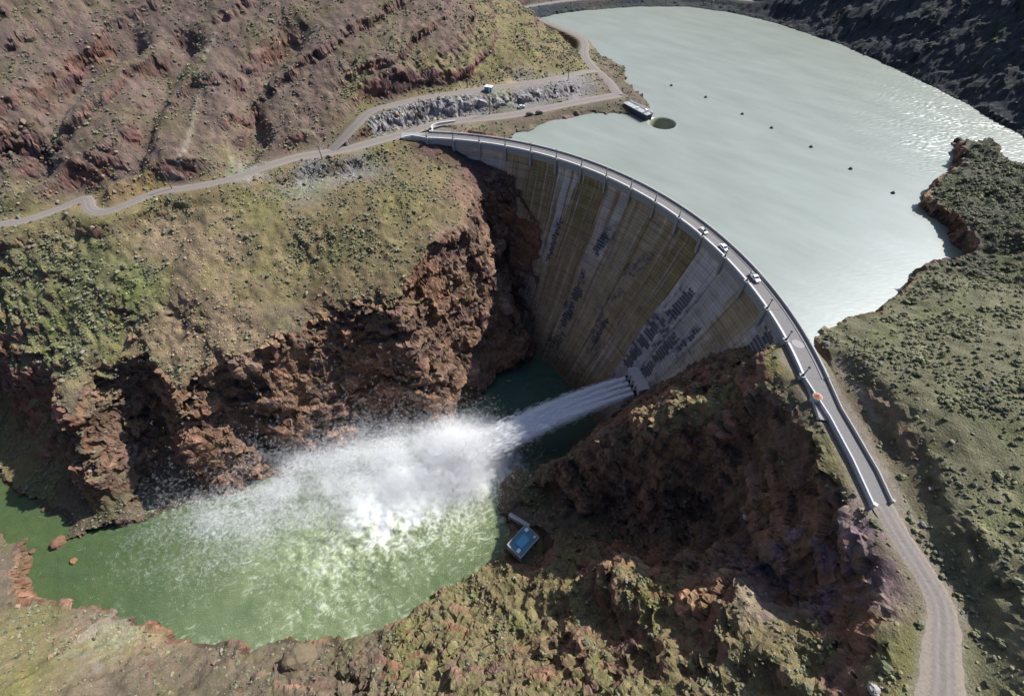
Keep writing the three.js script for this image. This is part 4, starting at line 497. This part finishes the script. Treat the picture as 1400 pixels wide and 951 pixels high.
// ---------------------------------------------------------------- shed, powerhouse, spillway
{
  const p = at(668, 114, 11.5), gy = groundY(p.x, p.z), o = thing('shed', 'small blue-grey shed with a pale roof beside the upper track', 'shed', p.x, gy - 0.1, p.z, 0.5); mesh('wall', bx(4.6, 2.6, 3, 0, 1.3, 0), std(0.12, 0.2, 0.27, 0.7), o); mesh('roof', bx(5, 0.16, 3.6, 0, 2.75, 0), M.white, o); mesh('door', bx(0.9, 2, 0.06, 0.9, 1.05, 1.53), M.white, o); mesh('window', bx(1, 0.7, 0.06, -1.1, 1.6, 1.53), M.glass, o);
}
{
  const yv = -97, q = [[693, 746], [718, 718.6], [739, 732], [710.7, 763.4]].map(c => at(c[0], c[1], yv)), mid = q[0].clone().add(q[1]).add(q[2]).add(q[3]).multiplyScalar(0.25), L = q[0].distanceTo(q[1]), Wd = q[1].distanceTo(q[2]), turn = Math.atan2(-(q[1].z - q[0].z), q[1].x - q[0].x);
  const o = thing('powerhouse', 'small concrete powerhouse with a blue flat roof at the river edge', 'building', mid.x, YT - 2, mid.z, turn); const t = yv - (YT - 2);
  mesh('wall', bx(L, t, Wd, 0, t / 2, 0), M.con, o); const rf = mesh('roof', bx(L + 0.3, 0.4, Wd + 0.3, 0, t + 0.2, 0), std(0.08, 0.19, 0.23, 0.7), o);
  mesh('roof_parapet', [bx(L + 0.5, 0.6, 0.35, 0, t + 0.5, Wd / 2), bx(L + 0.5, 0.6, 0.35, 0, t + 0.5, -Wd / 2), bx(0.35, 0.6, Wd, L / 2, t + 0.5, 0), bx(0.35, 0.6, Wd, -L / 2, t + 0.5, 0)], M.con, o);
  mesh('roof_hatch', [bx(5.6, 0.5, 3.8, -0.4, t + 0.65, 0.0)], M.blueRoof, o); mesh('roof_hatch', bx(1.8, 0.5, 1.5, -L / 2 + 1.6, t + 0.62, 1.4), M.white, o); mesh('roof_hatch', bx(1.7, 0.6, 1.5, L / 2 - 1.5, t + 0.62, -2.2), M.white, o); mesh('roof_vent', bx(1.1, 0.7, 0.9, L / 2 - 1.3, t + 0.7, 2.6), M.white, o);
  mesh('door', bx(1.3, 2.3, 0.08, L / 2 - 1.2, t - 4.6, Wd / 2 + 0.05), M.iron, o); mesh('roof_ladder', [bx(0.06, 6, 0.06, -L / 2 - 0.1, t - 2.6, 0.3), bx(0.06, 6, 0.06, -L / 2 - 0.1, t - 2.6, 0.8), ...[...Array(12)].map((_, i) => bx(0.05, 0.05, 0.5, -L / 2 - 0.1, t - 5.2 + i * 0.5, 0.55))], M.steel, o);
  { const a = at(700, 704, -101), b = at(720, 716, -101), l = a.distanceTo(b), wl = thing('retaining_wall', 'low grey concrete walkway wall leading to the blue roofed powerhouse', 'wall', (a.x + b.x) / 2, YT - 1, (a.z + b.z) / 2, Math.atan2(-(b.z - a.z), b.x - a.x)); mesh('wall', bx(l + 3, 6.6, 1.8, 0, 3.3, 0), M.con, wl); mesh('railing', [bx(l + 3, 0.08, 0.08, 0, 7.6, 0.8), ...[...Array(7)].map((_, i) => bx(0.08, 1, 0.08, -l / 2 - 1.4 + i * (l + 2.8) / 6, 7.1, 0.8))], M.steel, wl); }
  for (let i = 0; i < 4; i++) mesh('window', bx(1.5, 2.2, 0.08, (i - 1.5) * 2.6, t * 0.55, -Wd / 2 - 0.03), M.glass, o); for (let i = 0; i < 4; i++) mesh('window', bx(1.5, 2.2, 0.08, (i - 1.5) * 2.6, t * 0.55, Wd / 2 + 0.03), M.glass, o);
}
{
  const o = thing('bellmouth_spillway', 'round bell-mouth spillway hole with water pouring into it', 'spillway', HOLE.x, YR, HOLE.z);
  const prof = [[9.6, -0.55], [9.2, -0.12], [8.7, -0.03], [8.3, -0.12], [7.6, -0.75], [6.9, -2.4], [6.4, -6], [6.2, -14]].map(p => new THREE.Vector2(...p)); const lip = new THREE.MeshPhysicalMaterial({ roughness: 0.25, ior: 1.33, side: THREE.DoubleSide }); lip.color.setRGB(0.28, 0.30, 0.21);
  mesh('water_sheet', new THREE.LatheGeometry(prof.slice(2), 48), lip, o); mesh('shaft', new THREE.LatheGeometry([[6.25, -14], [6.0, -30], [0.01, -30]].map(p => new THREE.Vector2(...p)), 40), (() => { const m = std(0.11, 0.105, 0.085, 0.8); m.side = THREE.DoubleSide; return m; })(), o);
  mesh('lip', new THREE.TorusGeometry(8.75, 0.12, 8, 60).rotateX(Math.PI / 2).translate(0, -0.08, 0), M.conLight, o);
  // the access pier beside it
  const a = at(857, 139, 0.5), b = at(889, 156, 0.5), L = a.distanceTo(b), turn = Math.atan2(-(b.z - a.z), b.x - a.x), pr = thing('access_pier', 'concrete access pier with railings reaching out to the round spillway', 'pier', (a.x + b.x) / 2, 0, (a.z + b.z) / 2, turn);
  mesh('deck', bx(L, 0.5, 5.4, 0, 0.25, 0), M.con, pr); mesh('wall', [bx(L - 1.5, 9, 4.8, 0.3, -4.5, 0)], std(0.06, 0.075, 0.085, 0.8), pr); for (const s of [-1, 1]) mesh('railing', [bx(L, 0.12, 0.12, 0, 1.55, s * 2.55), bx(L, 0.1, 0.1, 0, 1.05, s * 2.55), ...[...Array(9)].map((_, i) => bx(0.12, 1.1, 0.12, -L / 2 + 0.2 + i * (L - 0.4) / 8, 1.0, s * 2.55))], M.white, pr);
  mesh('gate_hoist', [bx(1.8, 1.6, 1.6, L / 2 - 3.5, 1.3, 0), bx(1.2, 0.9, 1.2, 0.5, 0.95, 0.8)], M.white, pr); mesh('coping', bx(L, 0.35, 0.5, 0, 0.68, -2.3), M.conLight, pr);
}
// ---------------------------------------------------------------- buoys
[[918, 117], [965, 133], [1015, 156], [1055, 175], [1109, 201], [1163, 231], [1221, 264]].forEach(([px, py]) => { const p = at(px, py, YR), o = thing('buoy', 'dark round marker buoy in the line across the reservoir', 'buoy', p.x, YR, p.z, 0, 'marker buoys across the reservoir'); mesh('float', new THREE.SphereGeometry(0.85, 16, 12).translate(0, 0.2, 0), std(0.05, 0.045, 0.04, 0.5), o); mesh('collar', new THREE.TorusGeometry(0.9, 0.16, 8, 20).rotateX(Math.PI / 2).translate(0, 0.1, 0), M.iron, o); mesh('eye', cyl(0.1, 0.14, 0.4, 0, 1.15, 0, 8), M.iron, o); });
// ---------------------------------------------------------------- boulders
function rockGeo(seed, det = 3, flat = 0.75, crag = 0) { const g = mergeVertices(new THREE.IcosahedronGeometry(1, det).deleteAttribute('uv').deleteAttribute('normal')); const p = g.attributes.position; for (let i = 0; i < p.count; i++) { const x = p.getX(i), y = p.getY(i), z = p.getZ(i); const q = 1 + 0.32 * N3(x * 1.2 + seed, y * 1.2, z * 1.2) + 0.16 * N3(x * 3 + seed, y * 3 + 4, z * 3); const b = 0.86 + 0.2 * Math.abs(N3(x * 2 - seed, y * 2, z * 2)) + crag * (0.12 * N3(x * 6 + seed, y * 6, z * 6) + 0.07 * N3(x * 14, y * 14 + seed, z * 14)); p.setXYZ(i, x * q * b, y * q * flat, z * q); } g.computeVertexNormals(); return g; }
[[410, 905, -100, 6.5, 'big brown boulder on the near river bank above dark shadow', [0.15, 0.115, 0.07]], [80, 742, -107, 3.2, 'reddish boulder standing in the river below the ribbed cliff', [0.17, 0.09, 0.055]], [100, 767, -107, 1.6, 'small orange rock awash in the green river', [0.26, 0.13, 0.06]], [43, 754, -107, 1.5, 'small dark rock awash beside the river bank', [0.13, 0.08, 0.05]], [1168, 946, -11, 1.2, 'pale white boulder on the slope beside the dirt road', [0.34, 0.32, 0.28]], [1040, 690, -26, 1.2, 'pale boulder on the dark slope above the purple scree', [0.42, 0.42, 0.4]]].forEach(([px, py, y, r, label, c], i) => { const p = at(px, py, y), gy = y === -107 ? YT - 0.4 : groundY(p.x, p.z); const m = mesh('boulder', rockGeo(i * 5.1, 5, 0.75, 1), std(...c, 1, { flatShading: true })); m.position.set(p.x, gy + r * 0.2, p.z); m.scale.setScalar(r); m.rotation.y = i; tag(m, label, 'boulder'); });
// ---------------------------------------------------------------- loose rocks and brush over the slopes
function scatter(name, geos, mat, n, seed, accept, label) {
  const r = rngOf(seed), lists = geos.map(() => []), m = new THREE.Matrix4(), q = new THREE.Quaternion(), e = new THREE.Euler(); let tries = 0, got = 0;
  while (got < n && tries++ < n * 14) { const x = -300 + r() * 560, z = r() < 0.86 ? -300 + r() * 490 : -480 + r() * 200; const a = accept(x, z, r); if (!a) continue; const k = Math.floor(r() * geos.length); e.set((r() - 0.5) * 0.5, r() * 6.28, (r() - 0.5) * 0.5); q.setFromEuler(e); m.compose(new THREE.Vector3(x, a.y, z), q, new THREE.Vector3(a.s * (0.75 + 0.5 * r()), a.s * (a.v ?? 0.8) * (0.7 + 0.6 * r()), a.s * (0.75 + 0.5 * r()))); lists[k].push([m.clone(), a.c]); got++; }
  const c = new THREE.Color(); lists.forEach((l, k) => { const im = new THREE.InstancedMesh(geos[k], mat, l.length); l.forEach(([mm, col], i) => { im.setMatrixAt(i, mm); im.setColorAt(i, c.setRGB(...col)); }); im.name = numbered(name); im.castShadow = im.receiveShadow = true; tag(im, label, null, null, 'stuff'); scene.add(im); });
  return got;
}
const blocked = (x, z) => { const r = Math.hypot(x, z), th = Math.abs(Math.atan2(x, -z)); if (z < 0 && r > 147 && r < 163 && th < 0.85) return true; if (bil(sdRiv, 1, 0, x, z) > -0.5 && z > -135) return true; if (z < -110 && bil(sdRes, 1, 0, x, z) > -0.5) return true; return nearRoad(x, z)[0] < 1.0; };
function bushGeo(seed) { const gs = []; const r = rngOf(seed); for (let i = 0; i < 4; i++) { const g = mergeVertices(new THREE.IcosahedronGeometry(0.55 + 0.25 * r(), 1).deleteAttribute('uv').deleteAttribute('normal')), p = g.attributes.position; for (let k = 0; k < p.count; k++) { const f = 0.72 + 0.56 * r(); p.setXYZ(k, p.getX(k) * f, p.getY(k) * f, p.getZ(k) * f); } g.translate((r() - 0.5) * 1.1, 0.35 + 0.3 * r(), (r() - 0.5) * 1.1); gs.push(g.toNonIndexed()); } const g = mergeGeometries(gs); g.computeVertexNormals(); return g; }
const leafMat = new THREE.MeshStandardMaterial({ roughness: 1 });
const nB = scatter('sagebrush', [bushGeo(1), bushGeo(2), bushGeo(3)], leafMat, 80000, 5, (x, z, r) => {
  const den = bil(baseC, 4, 3, x, z) / 0.25 * (0.12 + 1.5 * sstep(-0.2, 0.3, fbm(x / 17 + 70, z / 17, 3))); if (r() > den) return null; if (blocked(x, z)) return null; const sl = slopeAt(x, z); if (sl > 1.25 && r() > 0.08) return null; const y = groundY(x, z); if (y < YT + 0.5) return null;
  const t = r(), big = r() < 0.06 ? 1.7 : 1, near = sstep(60, 90, x) ; const bc = t < 0.45 ? [0.15, 0.155, 0.085] : t < 0.78 ? [0.21, 0.205, 0.115] : t < 0.92 ? [0.075, 0.082, 0.048] : [0.22, 0.2, 0.165]; const f = 0.8 + 0.45 * r(); return { y: y + 0.02, s: (0.13 + 0.50 * Math.pow(r(), 2.4)) * big * (z < -250 ? 1.2 : 1), c: bc.map(v => v * f), v: 0.85 };
}, 'low sagebrush dotting the canyon slopes');
const nR = scatter('loose_rock', [rockGeo(1, 1), rockGeo(2, 1), rockGeo(3, 1)], new THREE.MeshStandardMaterial({ roughness: 1, flatShading: true }), 22000, 6, (x, z, r) => {
  if (blocked(x, z)) return null; const sl = slopeAt(x, z), K = bil(baseC, 4, 3, x, z); if (sl > 1.3) return null; const want = 0.12 + 0.3 * sstep(0.5, 1.1, sl) + (K < 0.04 ? 0.5 : 0); if (r() > want) return null; const y = groundY(x, z); const R = bil(baseC, 4, 0, x, z), G = bil(baseC, 4, 1, x, z), B = bil(baseC, 4, 2, x, z), f = 0.7 + 0.5 * r(); return { y: y + 0.02, s: 0.12 + 0.42 * r() * r() * (1 + 0.8 * r()), c: [R * f, G * f * 0.96, B * f], v: 0.8 };
}, 'loose stones lying on the slopes');
const shard = seed => { const r = rngOf(seed), pts = []; for (let i = 0; i < 14; i++) pts.push(new THREE.Vector3((r() - 0.5) * 2, (r() - 0.5) * 1.5, (r() - 0.5) * 2)); return new ConvexGeometry(pts); };
const nS = scatter('outcrop_rock', [shard(11), shard(12), shard(13), shard(14)], new THREE.MeshStandardMaterial({ roughness: 1, flatShading: true }), 4500, 8, (x, z, r) => {
  if (z < -300 || blocked(x, z)) return null; const sl = slopeAt(x, z, 2); if (sl < 0.75 || sl > 2.2 || r() > 0.2 + 0.5 * sl) return null; if (fbm(x / 16 + 3, z / 16 - 8, 3) < -0.1 + 0.3 * (r() - 0.5)) return null; const y = groundY(x, z), f = 0.55 + 0.65 * r(), red = sstep(-0.2, 0.3, fbm(x / 28 + 90, z / 28, 3)); return { y: y - 0.1, s: (0.4 + 1.3 * r() * r()) * (x > 40 ? 0.7 : 1), c: [lerp(0.21, 0.26, red) * f, lerp(0.155, 0.165, red) * f, lerp(0.115, 0.11, red) * f], v: 0.9 };
}, 'angular blocks of broken rock on the steep faces');
console.log('brush', nB, 'rocks', nR, nS);
// ---------------------------------------------------------------- water jets and spray
const spray = new THREE.MeshStandardMaterial({ roughness: 1 }); spray.color.setRGB(0.95, 0.955, 0.96);
const foam = std(0.86, 0.88, 0.89, 0.9);
const jetPath = (i, s) => { const st_ = OUT.mid.clone().addScaledVector(OUT.dir, (i - 1.5) * OUT.w / 4.2).addScaledVector(OUT.nrm, 1.4); st_.y = -71.4; const en = new THREE.Vector3(IMP.x, YT, IMP.z).addScaledVector(OUT.dir, (i - 1.5) * 2.6); const p = st_.lerp(en, s); p.y = -71.4 - 11 * s - 24.6 * s * s; return p; };
function dropCluster(seed, n, spread, size, long = 1) { const r = rngOf(seed), gs = [], gauss = () => (r() + r() + r() - 1.5) * 0.9; for (let i = 0; i < n; i++) { const g = new THREE.TetrahedronGeometry(size * (0.6 + 0.9 * r())).deleteAttribute('uv').deleteAttribute('normal'); g.rotateX(r() * 6); g.rotateY(r() * 6); g.translate(gauss() * spread, gauss() * spread, gauss() * spread * long); gs.push(g); } const g = mergeGeometries(gs); g.computeVertexNormals(); return g; }
{
  const r = rngOf(31), gauss = () => Math.sqrt(-2 * Math.log(1 - r() * 0.9999)) * Math.cos(6.2832 * r()), m = new THREE.Matrix4(), q = new THREE.Quaternion(), e = new THREE.Euler(), V = new THREE.Vector3(), S = new THREE.Vector3();
  const turn = Math.atan2(OUT.nrm.x, OUT.nrm.z);
  // each jet: a frayed core that breaks up as it falls, and the drops torn off it
  for (let i = 0; i < 4; i++) {
    const o = thing('water_jet', 'white water jet shooting from the valve house into the river', 'water jet', 0, 0, 0, 0, 'jets from the valve house');
    const n = 150, k = 22, pos = [], idx = []; for (let a = 0; a <= n; a++) { const s = a / n, c = jetPath(i, s), rad = 0.95 + 1.9 * s; for (let b = 0; b < k; b++) { const t = b / k * Math.PI * 2, f = 1 + (0.25 + 0.75 * s) * (0.8 * n2(Math.cos(t) * 2 + i * 9, Math.sin(t) * 2 + s * 12) + 0.9 * n2(Math.cos(t) * 4 + i * 5, Math.sin(t) * 4 + s * 40)); pos.push(c.x + OUT.dir.x * Math.cos(t) * rad * f, c.y + Math.sin(t) * rad * f * 0.8, c.z + OUT.dir.z * Math.cos(t) * rad * f); } }
    for (let a = 0; a < n; a++) for (let b = 0; b < k; b++) { const p = a * k + b, p2 = a * k + (b + 1) % k; idx.push(p, p2, p + k, p2, p2 + k, p + k); }
    const g = new THREE.BufferGeometry(); g.setAttribute('position', new THREE.Float32BufferAttribute(pos, 3)); g.setIndex(idx); g.computeVertexNormals(); const fm = foam.clone(); fm.side = THREE.DoubleSide; mesh('core', g, fm, o);
    const N = 15000, im = new THREE.InstancedMesh(dropCluster(50 + i, 12, 0.32, 0.1, 3.4), spray, N); for (let a = 0; a < N; a++) { const s = Math.pow(r(), 0.6), c = jetPath(i, s), rad = (0.9 + 2.9 * s) * Math.abs(gauss()) * 0.75 + 0.4, t = r() * 6.283, up = 0.12 + 0.35 * s; e.set(up + 0.1 * gauss(), turn + 0.08 * gauss(), r() * 6.28); q.setFromEuler(e); im.setMatrixAt(a, m.compose(V.set(c.x + OUT.dir.x * Math.cos(t) * rad, c.y + Math.sin(t) * rad * 0.8, c.z + OUT.dir.z * Math.cos(t) * rad), q, S.setScalar(0.7 + 0.7 * r()))); } im.name = 'drops'; im.castShadow = im.receiveShadow = true; im.userData.kind = 'stuff'; o.add(im);
  }
  // spray thrown up where the jets strike, drifting off along the left bank
  const spine = [[19, -38], [11, -24], [0, -6], [-13, 12], [-26, 32], [-38, 52], [-48, 80]], list = [];
  let tries = 0; const WANT = 230000;
  while (list.length < WANT && tries++ < 6000000) { const t = Math.pow(r(), 1.65), p = t * (spine.length - 1.001), k = Math.floor(p), f = p - k; const sx = lerp(spine[k][0], spine[k + 1][0], f), sz = lerp(spine[k][1], spine[k + 1][1], f), w = 8 + 14 * Math.sqrt(t); const x = sx + gauss() * w * 0.8, z = sz + gauss() * w * 0.8, hh = lerp(3.4, 7.5, Math.min(1, t * 3)) * (r() < 0.09 ? 2.2 : 1), y = YT + 0.2 - Math.log(1 - r() * 0.999) * hh * (0.6 + 0.5 * (1 - t)); const dens = sstep(-0.55, 0.65, N3(x / 17, y / 12, z / 17) + 0.3 * N3(x / 4, y / 6, z / 4) + 0.3 * (1 - t) * (1 - t)); if (r() > dens) continue; if (y < YT + 0.1 || y < groundY(x, z)) continue; list.push([x, y, z, lerp(0.95, 0.68, sstep(0.0, 0.5, t + 0.02 * Math.max(0, y - YT - 8)))]); }
  const im = new THREE.InstancedMesh(dropCluster(7, 12, 0.9, 0.064), spray, list.length); list.forEach(([x, y, z, k], i) => { e.set(r() * 6, r() * 6, r() * 6); q.setFromEuler(e); im.setMatrixAt(i, m.compose(V.set(x, y, z), q, S.setScalar((0.6 + 0.7 * r()) * k))); }); im.name = 'spray_mist'; im.castShadow = im.receiveShadow = true; tag(im, 'white spray and drifting mist where the jets strike the river', null, null, 'stuff'); scene.add(im);
  console.log('spray', list.length);
}
renderer.render(scene, camera);
